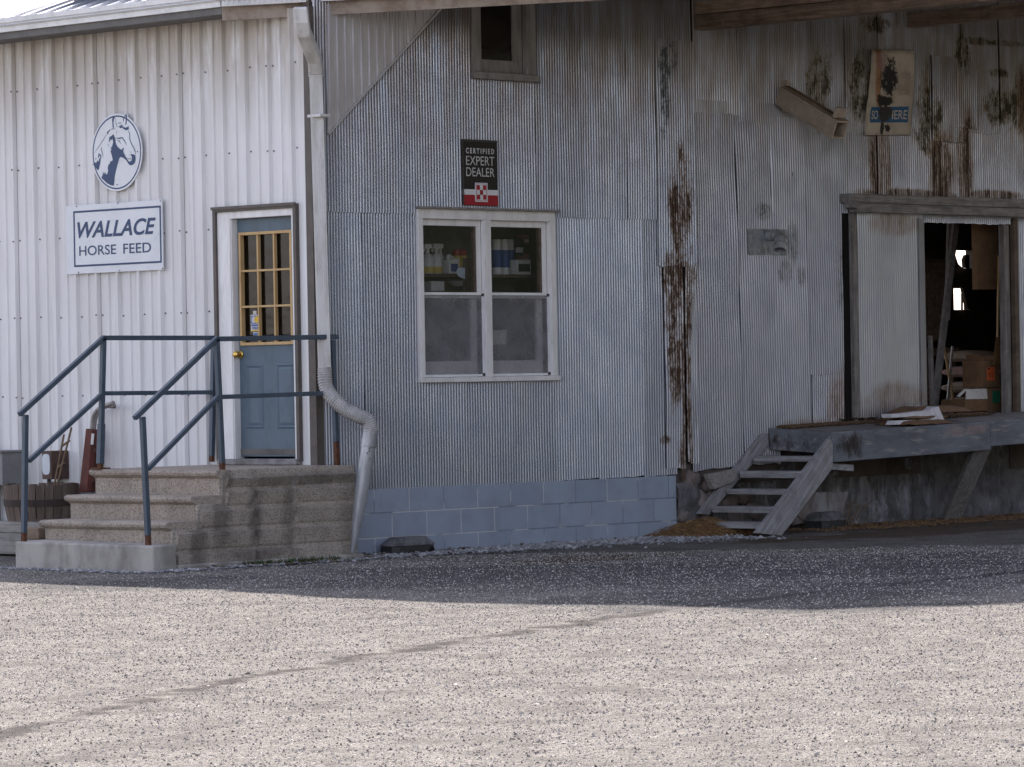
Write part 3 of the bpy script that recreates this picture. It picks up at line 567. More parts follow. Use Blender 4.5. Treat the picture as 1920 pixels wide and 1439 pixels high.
# --- sliding door, track, doorway
p, q = B(1600, 788, .07), B(1728, 402, .07)
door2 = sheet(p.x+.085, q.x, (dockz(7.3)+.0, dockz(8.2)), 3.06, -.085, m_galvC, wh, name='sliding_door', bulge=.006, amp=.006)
m = MB(); m.box((p.x+.012, -.095, dockz(7.2)-.02), (p.x+.085, -.03, 3.06)); m.build('door_stile', m_oldz, door2, bevel=.004)
m = MB(); m.box((q.x-.09, -.098, 1.1), (q.x+.0, -.09, 3.02)); m.build('door_edge_strip', m_galvC, door2)
m = MB(); h0, h1 = B(1588, 385, .12).x, 13.; m.prism([(h0, -.17, 3.145), (h1, -.17, 3.15), (h1, -.17, 3.245), (h0, -.17, 3.235)], (0, .15, 0)); m.build('door_track', m_oldx, wh, bevel=.008)
m = MB(); m.prism([(h0+.06, -.19, 3.055), (h1, -.19, 3.06), (h1, -.19, 3.143), (h0+.06, -.19, 3.143)], (0, .1, 0)); m.prism([(h0, -.21, 3.10), (h0+.07, -.21, 3.08), (h0+.07, -.21, 3.15), (h0, -.21, 3.16)], (0, .12, 0)); m.build('track_board', m_oldx, wh, bevel=.006)
sheet(DX0-.1, DX1+.06, 2.985, 3.07, -.03, m_galvC, wh, ragged=.012)
m = MB(); m.box((DX1-.09, -.02, 1.0), (DX1-.005, .06, 3.02)); m.build('door_post', m_oldz, wh, bevel=.008)
m = MB(); m.box((DX1, -.075, 1.05), (DX1+.07, -.02, 3.05)); m.build('door_jamb', m_beam, wh, bevel=.006)
m = MB(); m.box((p.x-.07, -.045, 1.0), (p.x+.012, -.025, 3.05)); m.build('door_gap_board', m_hole, wh)

# --- interior shell (rooms, floor, back wall with two openings to the daylight, plus a wide unseen one added for light)
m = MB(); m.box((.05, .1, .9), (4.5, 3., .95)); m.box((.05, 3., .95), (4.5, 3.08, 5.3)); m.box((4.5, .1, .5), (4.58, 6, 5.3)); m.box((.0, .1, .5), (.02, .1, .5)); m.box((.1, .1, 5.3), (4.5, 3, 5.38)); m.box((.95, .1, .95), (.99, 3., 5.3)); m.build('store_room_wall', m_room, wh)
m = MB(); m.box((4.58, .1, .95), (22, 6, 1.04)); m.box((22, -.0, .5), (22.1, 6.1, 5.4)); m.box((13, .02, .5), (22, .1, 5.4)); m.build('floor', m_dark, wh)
YB = 6.
ops = []
for (a, b, c_, dd) in ((1787, 470, 1822, 503), (1789, 541, 1818, 581)):
    p, q = B(a, dd, -YB), B(b if False else c_, b, -YB); ops.append((p.x, q.x, p.z, q.z))
m = MB(); (ax0, ax1, az0, az1), (bx0, bx1, bz0, bz1) = ops
X0 = min(ax0, bx0); X1 = max(ax1, bx1)
m.box((4.58, YB, .9), (6.5, YB+.1, 5.4)); m.box((6.5, YB, 4.2), (12., YB+.1, 5.4)); m.box((12., YB, .9), (X0, YB+.1, 5.4)); m.box((X1, YB, .9), (22, YB+.1, 5.4)); m.box((X0, YB, .9), (X1, YB+.1, bz0)); m.box((X0, YB, bz1), (X1, YB+.1, az0)); m.box((X0, YB, az1), (X1, YB+.1, 5.4))
if ax0 > X0: m.box((X0, YB, az0), (ax0, YB+.1, az1))
if bx0 > X0: m.box((X0, YB, bz0), (bx0, YB+.1, bz1))
if ax1 < X1: m.box((ax1, YB, az0), (X1, YB+.1, az1))
if bx1 < X1: m.box((bx1, YB, bz0), (X1, YB+.1, bz1))
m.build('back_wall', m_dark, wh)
m = MB(); m.prism([B(1789, 470, -5.9), B(1797, 495, -5.9), B(1806, 503, -5.9), B(1786, 505, -5.9)], (0, .05, 0)); m.build('window_clutter', m_dark, wh); m = MB(); m.prism([B(1812, 478, -5.9), B(1818, 478, -5.9), B(1818, 503, -5.9), B(1810, 503, -5.9), B(1808, 488, -5.9)], (0, .05, 0))
m.build('window_clutter', m_dark, wh); m = MB(); m.prism([B(1806, 541, -5.9), B(1820, 541, -5.9), B(1820, 580, -5.9), B(1815, 580, -5.9)], (0, .05, 0)); m.prism([B(1805, 550, -5.95), B(1806, 550, -5.95), B(1806, 582, -5.95), B(1805, 582, -5.95)], (0, .03, 0)); m.build('window_clutter', m_dark, wh)

# --- canopy over the yard: roof and the two beams that carry it
m = MB(); cz = 5.36
out = [(.05, .02), (.05, -4.2), (3.6, -6.2), (13, -6.2), (13, .02)]
zf = lambda x, y: 5.36+.02*y
m.hexa([(x, y, zf(x, y)) for x, y in out], [(x, y, zf(x, y)+.07) for x, y in out]); m.build('canopy_roof', m_beam, wh)
m = MB(); m.prism([(x, .02, z) for x, z in ((.02, 5.5), (.02, 5.75), (1.0, 7.4), (4.1, 11.3), (6, 12.4), (8, 12.6), (11, 11.5), (15, 8), (15, 5.5))], (0, 1., 0)); m.build('upper_front', m_galvC, wh)
m = MB(); m.box((4.62, .02, 5.4), (22.1, 6.1, 5.48)); m.box((0.02, .02, 5.4), (4.62, 1.1, 5.48)); m.build('roof', m_roof, wh)
def beam(pa, pb, L, mt):
    a, b = B(*pa), B(*pb); m = MB(); m.box((a.x, -.03, a.z), (a.x+.16, -L, b.z)); return m.build('canopy_beam', mt, wh, bevel=.008)
beam((1296, 57), (1296, 30), 6.15, m_cbeam); beam((1692, 52), (1692, 26), 6.15, m_cbeam)
a = B(1296, 29); m = MB(); m.box((a.x+.01, -.03, a.z+.002), (a.x+.10, -6.1, a.z+.12)); m.build('canopy_beam', m_cbeam2, wh, bevel=.008)

# --- vent with its square plate
p, q = B(1402, 478, .02), B(1475, 431, .02)
m = MB(); m.box((p.x, -.026, p.z), (q.x, -.02, q.z)); vp = m.build('vent_plate', plain('spangled_plate', (.36, .39, .43), (.15, .165, .185), 18, (1, 1, .7), .4, .1, .4), wh)
c = B(1441, 442, .02); m = MB(); pts = [c+Vector((.0, 0, .0)), c+Vector((-.01, -.10, .0)), c+Vector((-.03, -.17, -.03)), c+Vector((-.06, -.20, -.09)), c+Vector((-.09, -.215, -.15))]
m.tube(pts, [.055, .055, .057, .057, .058], 14, 0, False); m.build('vent_pipe', m_pipe, vp, smooth=True)
for k, t in enumerate((1, 2, 3)):
    m = MB(); a = pts[t]; dr = (pts[t+1]-pts[t]).normalized(); m.tube([a-dr*.004, a+dr*.004], .062, 14); m.build('pipe_band', m_bare, vp)
m = MB(); c = B(1481, 327); m.tube([c+Vector((0, .0, 0)), c+Vector((0, -.03, 0))], .022, 10); m.build('knot_hole', m_hole, wh)
m = MB(); c = B(1271, 350); m.prism([B(1262, 335, .04), B(1274, 322, .04), B(1280, 350, .04), B(1272, 368, .04), B(1263, 358, .04)], (0, .004, 0)); m.build('rust_hole', m_hole, wh)

# ================================================================ WHITE STORE (wall A in the plane x = 0)
st = thing('feed_store', 'white store with ribbed metal siding, blue door and white gutter', 'building', (0, 3, 0))
ZT = A(415, 13, .42).z-.022; DY0, DY1, DZ0, DZ1 = .20, 1.165, .85, 2.975
def ribx(y):
    """outward height of the panel profile at y (9 inch ribs, two flutes between)"""
    t = ((y-RY0) % RP); t = t if t < RP/2 else t-RP; a = abs(t)
    h = .034 if a < .013 else .034*(1-(a-.013)/.013) if a < .026 else 0
    b = abs(a-RP/2); h = max(h, .014 if b < .012 else .014*(1-(b-.012)/.008) if b < .020 else 0)
    return h
RP = (A(28.4, 100).y-A(340, 45).y)/8; RY0 = A(340, 45).y+.030
cuts = sorted(set([round(RY0+k*RP+o, 5) for k in range(-30, 40) for o in (-.026, -.013, .013, .026, RP/2-.020, RP/2-.012, RP/2+.012, RP/2+.020)] + [DY0, DY1, .012, 9.]))
cuts = [c for c in cuts if .012 <= c <= 9.]
m = MB()
for a, b in zip(cuts[:-1], cuts[1:]):
    ha, hb = ribx(a+1e-5), ribx(b-1e-5); zs = [(.12, ZT)] if (b <= DY0+1e-6 or a >= DY1-1e-6) else [(DZ1, ZT)]
    for z0, z1 in zs: m.face([(-ha, a, z0), (-hb, b, z0), (-hb, b, z1), (-ha, a, z1)])
m.v = [(round(v[0], 5), round(v[1], 5), v[2]) for v in m.v]
# screws in rows, beside the ribs; the lap line of every fourth rib
for z in (4.188, 3.47, 2.83, 1.421, 2.13):
    k = -20
    while k < 40:
        for o in ((-.048, .0) if k % 4 == 0 else (-.048,)):
            y = RY0+k*RP+o+random.uniform(-.006, .006)
            if .05 < y < 9 and not (DY0-.1 < y < DY1+.1 and z < 3.1):
                zz = z+random.uniform(-.008, .008); hx = -ribx(y); m.tube([(hx, y, zz), (hx-.008, y, zz)], .0075, 6, 1)
        k += 1
for k in range(-5, 10):
    y = RY0+4*k*RP-.030
    if y > 0.05 and not (DY0 < y < DY1): m.box((-.002, y-.0025, .13), (-.0005, y, ZT-.01), 2)
m.build('wall', [m_wallA, m_screw, m_brown], st)
m = MB(); m.box((.012, .012, .1), (.10, DY0, ZT)); m.box((.012, DY1, .1), (.10, 9, ZT)); m.box((.012, DY0, DZ1), (.10, DY1, ZT)); m.build('wall_core', m_dark, st)
for a, b in (((2.6, 3.1, .8), (2.66, 9, 4.5)), ((.1, 3.1, .78), (2.6, 9, .799)), ((.1, 9, .1), (6, 9.1, 4.6)), ((.1, 3.1, 4.45), (2.6, 9, 4.5))): m = MB(); m.box(a, b); m.build('inner_wall', m_room, st)
m = MB(); m.box((-.026, -.012, .3), (.0, .052, ZT)); m.box((-.026, -.03, .3), (.06, -.0121, ZT)); m.build('corner_trim', m_brown, st)
# door
m = MB(); m.box((-.042, DY1, DZ0), (-.001, DY1+.035, DZ1+.035)); m.box((-.042, DY0-.035, DZ0), (-.001, DY0, DZ1+.035)); m.box((-.056, DY0-.04, DZ1+.02), (-.042, DY1+.04, DZ1+.045)); m.box((-.042, DY0, DZ1), (-.001, DY1, DZ1+.035)); m.build('door_trim', m_brown, st)
d0, d1, e0, e1 = .243, .993, .885, 2.912
m = MB(); m.box((-.02, d1+.012, DZ0), (.10, DY1, DZ1)); m.box((-.012, d1+.001, DZ0), (.10, d1+.012, e1)); m.box((-.02, DY0, DZ0), (.10, d0-.001, DZ1)); m.box((-.0195, d0, e1+.002), (.0995, d1+.012, DZ1)); m.build('door_frame', m_white, st, bevel=.004)
m = MB(); m.box((-.07, DY0-.02, .82), (.09, DY1, .868)); m.build('threshold', m_old, st, bevel=.004)
def DP(px, py, d=-.055): return A(px, py, d)
wy1, wy0 = DP(452, 540).y, DP(551, 540).y; wz1, wz0 = DP(500, 434).z, DP(505, 647).z
m = MB(); X = .055
m.box((X, d0, e0), (X+.04, d1, wz0)); m.box((X, d0, wz1), (X+.04, d1, e1)); m.box((X, wy1, wz0), (X+.04, d1, wz1)); m.box((X, d0, wz0), (X+.04, wy0, wz1))
door = m.build('door', m_door, st, bevel=.003)
fw = .024
m = MB(); m.box((X-.022, wy0, wz0), (X+.02, wy1, wz0+fw)); m.box((X-.022, wy0, wz1-fw), (X+.02, wy1, wz1)); m.box((X-.022, wy0, wz0+fw), (X+.02, wy0+fw, wz1-fw)); m.box((X-.022, wy1-fw, wz0+fw), (X+.02, wy1, wz1-fw))
iw = (wy1-wy0-2*fw); ih = (wz1-wz0-2*fw)
for k in (1, 2): yc = wy0+fw+iw*k/3; m.box((X-.014, yc-.0085, wz0+fw), (X+.018, yc+.0085, wz1-fw)); zc = wz0+fw+ih*k/3; m.box((X-.016, wy0+fw, zc-.0085), (X+.016, wy1-fw, zc+.0085))
m.build('window_grille', m_tan, door)
m = MB(); m.box((X+.024, wy0, wz0), (X+.030, wy1, wz1)); m.build('door_glass', m_dglass, door)
for (c0, c1) in (((460.6, 684), (495.5, 804)), ((518, 682), (557, 804))):
    a, b = DP(*c0), DP(*c1); m = MB(); ya, yb, za, zb = b.y, a.y, b.z, a.z; g = .03; X2 = X
    R0 = [(X2-.001, ya, za), (X2-.001, yb, za), (X2-.001, yb, zb), (X2-.001, ya, zb)]; i1 = .014; R1 = [(X2-.009, ya+i1, za+i1), (X2-.009, yb-i1, za+i1), (X2-.009, yb-i1, zb-i1), (X2-.009, ya+i1, zb-i1)]
    i2 = .04; R2 = [(X2-.001, ya+i2*.7, za+i2*.7), (X2-.001, yb-i2*.7, za+i2*.7), (X2-.001, yb-i2*.7, zb-i2*.7), (X2-.001, ya+i2*.7, zb-i2*.7)]; i3 = .052; R3 = [(X2-.008, ya+i3, za+i3), (X2-.008, yb-i3, za+i3), (X2-.008, yb-i3, zb-i3), (X2-.008, ya+i3, zb-i3)]
    for Q, R in ((R0, R1), (R1, R2), (R2, R3)):
        for k in range(4): m.face([Q[k], Q[(k+1) % 4], R[(k+1) % 4], R[k]])
    m.face(R3); m.build('door_panel', m_door, door)
c = DP(452, 665); m = MB(); m.tube([(X-.002, c.y, c.z), (X-.012, c.y, c.z), (X-.014, c.y, c.z)], [.034, .032, .012], 18); m.tube([(X-.014, c.y, c.z), (X-.035, c.y, c.z), (X-.045, c.y, c.z), (X-.062, c.y, c.z), (X-.074, c.y, c.z), (X-.078, c.y, c.z)], [.012, .013, .025, .031, .024, .010], 18); m.build('door_knob', m_brass, door, smooth=True)
rd = thing('display_rack', 'dim red display rack behind the lower door panes', 'display', A(525, 620, -.6)); p, q = A(500, 640, -.6), A(556, 556, -.6)
m = MB(); m.box((.6, q.y, p.z), (.85, p.y, q.z)); m.build('rack_body', plain('red_card', (.42, .05, .05), (.25, .03, .035), 12, rough=.6, bump=0), rd)
m = MB(); zz = (p.z*.45+q.z*.55); m.box((.585, q.y+.02, zz), (.5995, p.y-.02, zz+.05)); m.build('price_strip', m_paper, rd)
m = MB(); p, q = A(486, 470, -.5), A(520, 492, -.5); m.box((.5, q.y, q.z), (.52, p.y, q.z+.022)); tag(m.build('blue_strip', m_visa), 'thin blue strip seen through the upper door panes', 'strip')
# stickers on the glass
SX = -(X+.018)
def SP(zx, zy): return A(380+zx/2.8775, 370+zy/2.8775, SX)
stk = MB(); stk.poly([SP(258, 635), SP(308, 633), SP(311, 722), SP(261, 725)]); stk.poly([SP(271, 614), SP(290, 613), SP(291, 632), SP(272, 633)]); stk.poly([SP(272, 729), SP(297, 728), SP(298, 746), SP(273, 746)]); sk = stk.build('card_sticker', m_paper, door)
def SQ(zx, zy): return A(380+zx/2.8775, 370+zy/2.8775, SX+.001)
k = MB(); k.poly([SQ(261, 641), SQ(306, 639), SQ(307, 682), SQ(262, 684)]); k.build('sticker_print', m_visa, sk)
k = MB(); k.poly([SQ(262, 688), SQ(308, 686), SQ(308, 694), SQ(262, 696)]); k.build('sticker_print', m_visa, sk)
k = MB(); k.poly([SQ(274, 735), SQ(295, 734), SQ(296, 744), SQ(275, 745)]); k.build('sticker_print', m_visa, sk)
def SR(zx, zy): return A(380+zx/2.8775, 370+zy/2.8775, SX+.002)
k = MB(); k.poly([SR(275+11*math.cos(t), 662+19*math.sin(t)) for t in np.linspace(0, 6.28, 16, False)]); k.build('sticker_disc', m_paper, sk)
k = MB(); k.poly([SQ(292+11*math.cos(t), 661+19*math.sin(t))+Vector((-.0025, 0, 0)) for t in np.linspace(0, 6.28, 16, False)]); k.build('sticker_disc', m_gold, sk); k = MB(); k.poly([SQ(262, 717), SQ(310, 715), SQ(310, 721), SQ(262, 723)]); k.build('sticker_band', m_gold, sk)
p, q = SP(267, 714), SP(302, 698); text('VISA', 'sticker_lettering', m_visa, sk, lambda u, v: (-SX-.004, u, v), p.y, q.y, p.z, q.z, .2, .02)
# roof, gutter and eave
EX, EZ = -.42, A(415, 13, .42).z
bend = A(415, 13, .42); bz = bend.z
def slope(x): return bz+.10+(x+.42)*.33
m = MB(); by = bend.y
m.hexa([(-.47, by-.02, slope(-.47)-.03), (-.47, 9.3, slope(-.47)-.03), (6, 9.3, slope(6)-.03), (6, by-.02, slope(6)-.03)], [(-.47, by-.02, slope(-.47)), (-.47, 9.3, slope(-.47)), (6, 9.3, slope(6)), (6, by-.02, slope(6))])
y = by+.1
while y < 9.2: m.prism([(-.47, y-.014, slope(-.47)), (-.47, y+.014, slope(-.47)), (-.47, y+.006, slope(-.47)+.024), (-.47, y-.006, slope(-.47)+.024)], (6.4, 0, 6.4*.33)); y += .2286
diag = Vector((r_.x, r_.y, 0)); din = Vector((d_.x, d_.y, 0)); E1 = Vector((-.45, by, bz+.08)); E2 = E1+diag*4.2
m.hexa([E1-Vector((0, 0, .03)), E1+din*1.6+Vector((0, 0, .50)), E2+din*1.6+Vector((0, 0, .50)), E2-Vector((0, 0, .03))], [E1, E1+din*1.6+Vector((0, 0, .53)), E2+din*1.6+Vector((0, 0, .53)), E2])
m.build('roof', m_roof, st)
m = MB()
gp = [(0, 0), (.03, -.0), (.035, .04), (.085, .075), (.092, .115), (.075, .115), (.07, .08), (.02, .05), (0, .115)]
def gutter(m, a, b, out):
    up = Vector((0, 0, 1)); A_ = [Vector(a)+Vector(out)*o+up*h for o, h in gp]; B_ = [Vector(b)+Vector(out)*o+up*h for o, h in gp]; m.hexa(A_, B_)
gutter(m, (-.40, 9.3, bz), (-.40, by, bz), (-1, 0, 0))
go = -din; g0 = Vector((-.42, by-.005, bz-.005)); g1 = g0+diag*4.2+Vector((0, 0, .15)); gutter(m, g0+Vector((-.03, -.035, 0)), g1, go)
k = .05
while k < 3.4: a = g0+diag*k+go*.094+Vector((0, 0, .15*k/4.2)); m.box(a+Vector((-.004, -.004, .01)), a+Vector((.004, .004, .11))); k += .045
m.build('gutter', m_white2, st)
m = MB(); m.box((-.40, by+.02, bz-.06), (-.36, 9.3, bz+.09)); m.box((-.36, by+.02, bz-.0195), (.0, 9.3, bz)); zf_ = A(0, 83, .03).z; m.box((-.035, by+.02, zf_), (-.0185, 9.3, bz-.02)); m.box((-.36, by+.02, bz-.05), (-.035, 9.3, bz-.02)); m.build('soffit', m_soffit, st)
a = g0+din*.03+Vector((0, 0, -.05)); b = g1+din*.03+Vector((0, 0, -.05)); m = MB(); m.bar(a, b, .03, .12); m.bar(a+din*.35+Vector((0, 0, .05)), b+din*.35+Vector((0, 0, .05)), .7, .012); m.build('porch_fascia', m_fasc, st)
# downspout with its flexible end
ds = MB()
def rect_tube(m, pts, w, t):
    rings = []
    for i, p in enumerate(pts):
        a = (pts[min(i+1, len(pts)-1)]-pts[max(i-1, 0)]).normalized(); sd = Vector((r_.x, r_.y, 0)); n_ = sd.cross(a).normalized()
        rings.append([p+sd*w/2+n_*t/2, p-sd*w/2+n_*t/2, p-sd*w/2-n_*t/2, p+sd*w/2-n_*t/2])
    b = len(m.v)
    for r in rings: m.v += [tuple(q) for q in r]
    for i in range(len(rings)-1):
        for k in range(4): j = (k+1) % 4; m.f.append((b+4*i+k, b+4*i+j, b+4*i+4+j, b+4*i+4+k)); m.mi.append(0)
    m.f += [(b+3, b+2, b+1, b), tuple(b+4*(len(rings)-1)+k for k in range(4))]; m.mi += [0, 0]
def along(px, py, s):       # point of a pixel ray at depth s from the corner plane (metres nearer than the corner)
    q = ray(px, py); return CAM + q*(32.5-s)
path = [along(563, 14, .62), along(566, 40, .60), along(570, 62, .54), along(590, 112, .26), along(593, 135, .17)]
rect_tube(ds, path, .115, .10); spout = ds.build('downspout', m_ds, st, bevel=.012)
m = MB(); a, b = along(592, 128, .165), along(609, 700, .12); rect_tube(m, [a, b], .107, .075)
for o in (-.036, -.018, 0, .018, .036):
    sd = Vector((r_.x, r_.y, 0)); rect_tube(m, [a+sd*o-din*.039, b+sd*o-din*.039], .006, .006)
m.build('spout_pipe', m_ds, spout)
m = MB(); c = along(595, 218, .16); m.box(c+Vector((-.06, -.10, -.012)), c+Vector((.06, .06, .012))); m.build('spout_strap', m_ds, spout, bevel=.004)
m = MB(); c0, c1 = along(592, 120, .17), along(592, 143, .165)
for i in range(6): c = c0.lerp(c1, i/5); rect_tube(m, [c+Vector((0, 0, .004)), c-Vector((0, 0, .004))], .122, .09)
m.build('spout_crimp', m_rust if False else m_ds, spout)
# ribbed elbow: a bezier through the photograph's bend
kn = [along(609, 690, .14), along(613, 730, .15), along(640, 762, .2), along(668, 778, .24), along(690, 790, .25), along(695, 815, .24)]
def catmull(p, n=14):
    o = []; q = [p[0]]+p+[p[-1]]
    for i in range(1, len(q)-2):
        for k in range(n):
            t = k/n; o.append(.5*((2*q[i])+(q[i+1]-q[i-1])*t+(2*q[i-1]-5*q[i]+4*q[i+1]-q[i+2])*t*t+(3*q[i]-q[i-1]-3*q[i+1]+q[i+2])*t**3))
    return o+[p[-1]]
cp = catmull(kn, 44); m = MB(); m.tube(cp, [.060+.0045*math.sin(i*1.3) for i in range(len(cp))], 16); m.build('flexible_elbow', plain('elbow_grey', (.46, .45, .44), (.32, .315, .31), 9, rough=.5, bump=.2), spout, smooth=True)
m = MB(); a, b, c = along(695, 806, .24), along(691, 836, .24), along(661, 1036, .22); ln = (c-b)
m.tube([a, b], [.064, .064], 18); m.tube([b, b+ln*.006], [.068, .068], 18); m.tube([b, b+ln*.25, b+ln*.6, c], [.060, .062, .052, .02], 18); m.build('spout_end', m_pipe, spout, smooth='auto')
for (x, y) in ((693, 841), (692, 846), (694, 860), (688, 850)): q = along(x, y, .305); m = MB(); m.tube([q, q-din*.006], .006, 8); m.build('spout_screw', m_blk, spout)

# ================================================================ SIGNS
def PA_(d): return lambda u, v: (-d, -u, v)
sg = thing('store_name_sign', 'white rectangular sign with blue border reading WALLACE HORSE FEED, beside the door', 'sign', (-.03, 2.49, 2.5))
m = MB(); m.box((-.044, 1.843, 2.508), (-.030, 3.132, 3.116)); m.build('board', m_signw, sg, bevel=.002)
def SA(zx, zy, d=.046): return A(100+zx/8, 360+zy/8, d)
p = [SA(292, 292), SA(1603, 207), SA(1630, 1065), SA(318, 1130)]; by0, by1, bz0_, bz1_ = (p[1].y+p[2].y)/2, (p[0].y+p[3].y)/2, (p[2].z+p[3].z)/2, (p[0].z+p[1].z)/2
m = MB(); w = .017
for (a, b, c_, dd) in ((by0, by1, bz1_-w, bz1_), (by0, by1, bz0_, bz0_+w), (by0, by0+w, bz0_+w, bz1_-w), (by1-w, by1, bz0_+w, bz1_-w)): m.box((-.0465, a, c_), (-.0445, b, dd))
m.build('border', m_navy, sg)
a, b = SA(362, 700), SA(1535, 382); zt = (SA(375, 455).z+SA(1535, 382).z)/2; zb = (SA(365, 700).z+SA(1490, 638).z)/2
text('WALLACE', 'lettering', m_navy, sg, PA_(.0465), -a.y, -b.y, zb, zt, .28, .022)
zt = (SA(390, 815).z+SA(1440, 760).z)/2; zb = (SA(395, 962).z+SA(1440, 908).z)/2
text('HORSE', 'lettering', m_navy, sg, PA_(.0465), -SA(388, 880).y, -SA(940, 860).y, zb, zt, 0, .006); text('FEED', 'lettering', m_navy, sg, PA_(.0465), -SA(1048, 850).y, -SA(1465, 840).y, zb, zt, 0, .006)
for (zx, zy) in ((348, 222), (967, 175), (1604, 140), (377, 1210), (993, 1182), (1638, 1150)): c = SA(zx, zy); m = MB(); m.tube([(-.043, c.y, c.z), (-.048, c.y, c.z)], .006, 8); m.build('screw', m_screw, sg)
# horse head roundel
hs = thing('horse_head_sign', 'round white and navy sign with a horse head, ears past its rim', 'sign', A(219, 290, .03))
def H(zx, zy, d): return A(130+zx/7.995, 190+zy/7.995, d)
ctr = H(712, 768, .041); R = abs(H(330, 768, .041).y-H(1092, 768, .041).y)/2
def disc(r, d, n=72): return [Vector((-d, ctr.y-r*math.cos(t), ctr.z+r*math.sin(t))) for t in np.linspace(0, 2*math.pi, n, False)]
m = MB(); m.prism(disc(R, .037), (-.005, 0, 0)); m.prism([H(x, y, .0375) for x, y in ((785, 290), (800, 240), (852, 165), (878, 200), (882, 300))], (-.0042, 0, 0)); m.prism([H(x, y, .0375) for x, y in ((625, 260), (640, 225), (660, 200), (690, 225), (705, 260))], (-.0042, 0, 0)); hb = m.build('disc', m_signw, hs)
m = MB(); o, i = disc(R*.953, .0432), disc(R*.915, .0432)
for k in range(72): j = (k+1) % 72; m.face([o[k], o[j], i[j], i[k]])
def strip(m, pts, w, d):
    q = [H(x, y, d) for x, y in pts]; L = []; Rr = []
    for k in range(len(q)):
        t = (q[min(k+1, len(q)-1)]-q[max(k-1, 0)]).normalized(); s_ = Vector((0, -t.z, t.y)); ww = w*(1 if 0 < k < len(q)-1 else .35); L.append(q[k]+s_*ww/2); Rr.append(q[k]-s_*ww/2)
    for k in range(len(q)-1): m.face([L[k], L[k+1], Rr[k+1], Rr[k]])
d = .0436
for pl in ([(655, 560), (690, 560), (692, 610), (705, 655), (730, 690), (765, 722), (790, 728), (798, 705), (822, 702), (806, 740), (815, 780), (832, 805), (845, 835), (865, 872), (900, 912), (932, 890), (938, 845), (915, 790), (950, 797), (985, 805), (995, 850), (985, 920), (955, 955), (915, 965), (885, 940), (850, 885), (805, 848), (765, 838), (745, 862), (725, 940), (700, 1030), (680, 1130), (668, 1268), (620, 1262), (560, 1228), (500, 1170), (480, 1148), (497, 1112), (505, 1055), (520, 1100), (533, 1060), (548, 1095), (565, 1100), (580, 1050), (575, 1000), (590, 940), (605, 950), (612, 900), (625, 905), (650, 885), (640, 830), (615, 745), (630, 735), (622, 700), (640, 680), (655, 620)],
           [(366, 905), (400, 930), (425, 885), (440, 912), (448, 860), (472, 845), (462, 930), (440, 1030), (418, 1032), (392, 990)],
           [(592, 600), (600, 540), (625, 525), (660, 495), (678, 535), (690, 562), (660, 590), (645, 560), (625, 590), (612, 565), (605, 620)],
           [(735, 380), (780, 365), (800, 390), (842, 398), (898, 375), (885, 405), (900, 420), (850, 438), (815, 420), (790, 400), (765, 408)],
           [(640, 275), (662, 215), (692, 270), (668, 258), (660, 330), (668, 400), (650, 400)], [(803, 275), (820, 235), (855, 180), (864, 250), (856, 345), (838, 362), (848, 260), (842, 225), (822, 240), (812, 320)],
           [(560, 470), (600, 430), (625, 425), (590, 460), (575, 505)], [(440, 780), (458, 790), (440, 850), (428, 850)], [(455, 790), (468, 800), (480, 850), (462, 840)]): m.poly([H(x, y, d) for x, y in pl])
for pts, w in (([(880, 440), (905, 490), (903, 560), (930, 640), (968, 705), (988, 760), (993, 800)], .009), ([(366, 785), (440, 685), (520, 560), (560, 492)], .005), ([(625, 430), (645, 412), (672, 420), (690, 400)], .006),
               ([(700, 550), (745, 560), (790, 545), (825, 595), (858, 655)], .010), ([(715, 580), (750, 600), (772, 640)], .008), ([(745, 540), (770, 580)], .008), ([(705, 500), (702, 470), (720, 440)], .005), ([(478, 685), (488, 760), (510, 830)], .009), ([(480, 800), (492, 858)], .007),
               ([(690, 270), (700, 340), (720, 400)], .007), ([(725, 345), (750, 325), (790, 325)], .006), ([(755, 350), (790, 365), (830, 395)], .008), ([(900, 745), (935, 785)], .005), ([(905, 800), (900, 830)], .009), ([(850, 850), (885, 870), (915, 860)], .006), ([(640, 560), (655, 600)], .006), ([(575, 640), (590, 680)], .009)): strip(m, pts, w, d+.0003)
m.build('horse_emblem', m_navy, hb)
for (x, y) in ((1023, 757), (400, 865), (717, 1252), (915, 862)): c = H(x, y, .043); m = MB(); m.tube([c, c+Vector((-.004, 0, 0))], .0055, 8); m.build('screw', m_screw, hb)
# dealer sign
dsn = thing('dealer_sign', 'small black sign with red foot reading CERTIFIED EXPERT DEALER above the double window', 'sign', B(900, 380, .05))
def K(zx, zy, d=.055): return B(840+zx/9.592, 250+zy/9.593, d)
sx0, sx1 = (K(245, 100).x+K(268, 1290).x)/2, (K(870, 140).x+K(910, 1310).x)/2; sz1, sz0 = (K(245, 100).z+K(870, 140).z)/2, (K(268, 1295).z+K(910, 1315).z)/2
KX = lambda zx, zy: K(zx, zy).x
zr = (K(262, 1105).z+K(910, 1122).z)/2; zw = (K(262, 1008).z+K(910, 1026).z)/2; cxm = (sx0+sx1)/2
m = MB(); m.box((sx0, -.056, sz0), (sx1, -.048, sz1)); plate = m.build('plate', m_black, dsn, bevel=.003)
m = MB(); m.box((sx0+.001, -.058, sz0+.002), (sx1-.001, -.0562, zr)); m.build('red_band', m_red, plate)
m = MB(); m.box((sx0+.001, -.058, zr), (sx1-.001, -.0562, zw)); m.build('white_band', m_signw, plate)
m = MB(); m.box((sx0, -.061, sz1-.02), (sx1, -.0562, sz1)); m.box((sx0, -.061, sz0), (sx0+.014, -.0582, sz1-.02)); m.build('rolled_rim', plain('rim_dark', (.05, .045, .04), rough=.3, bump=0), plate, bevel=.002)
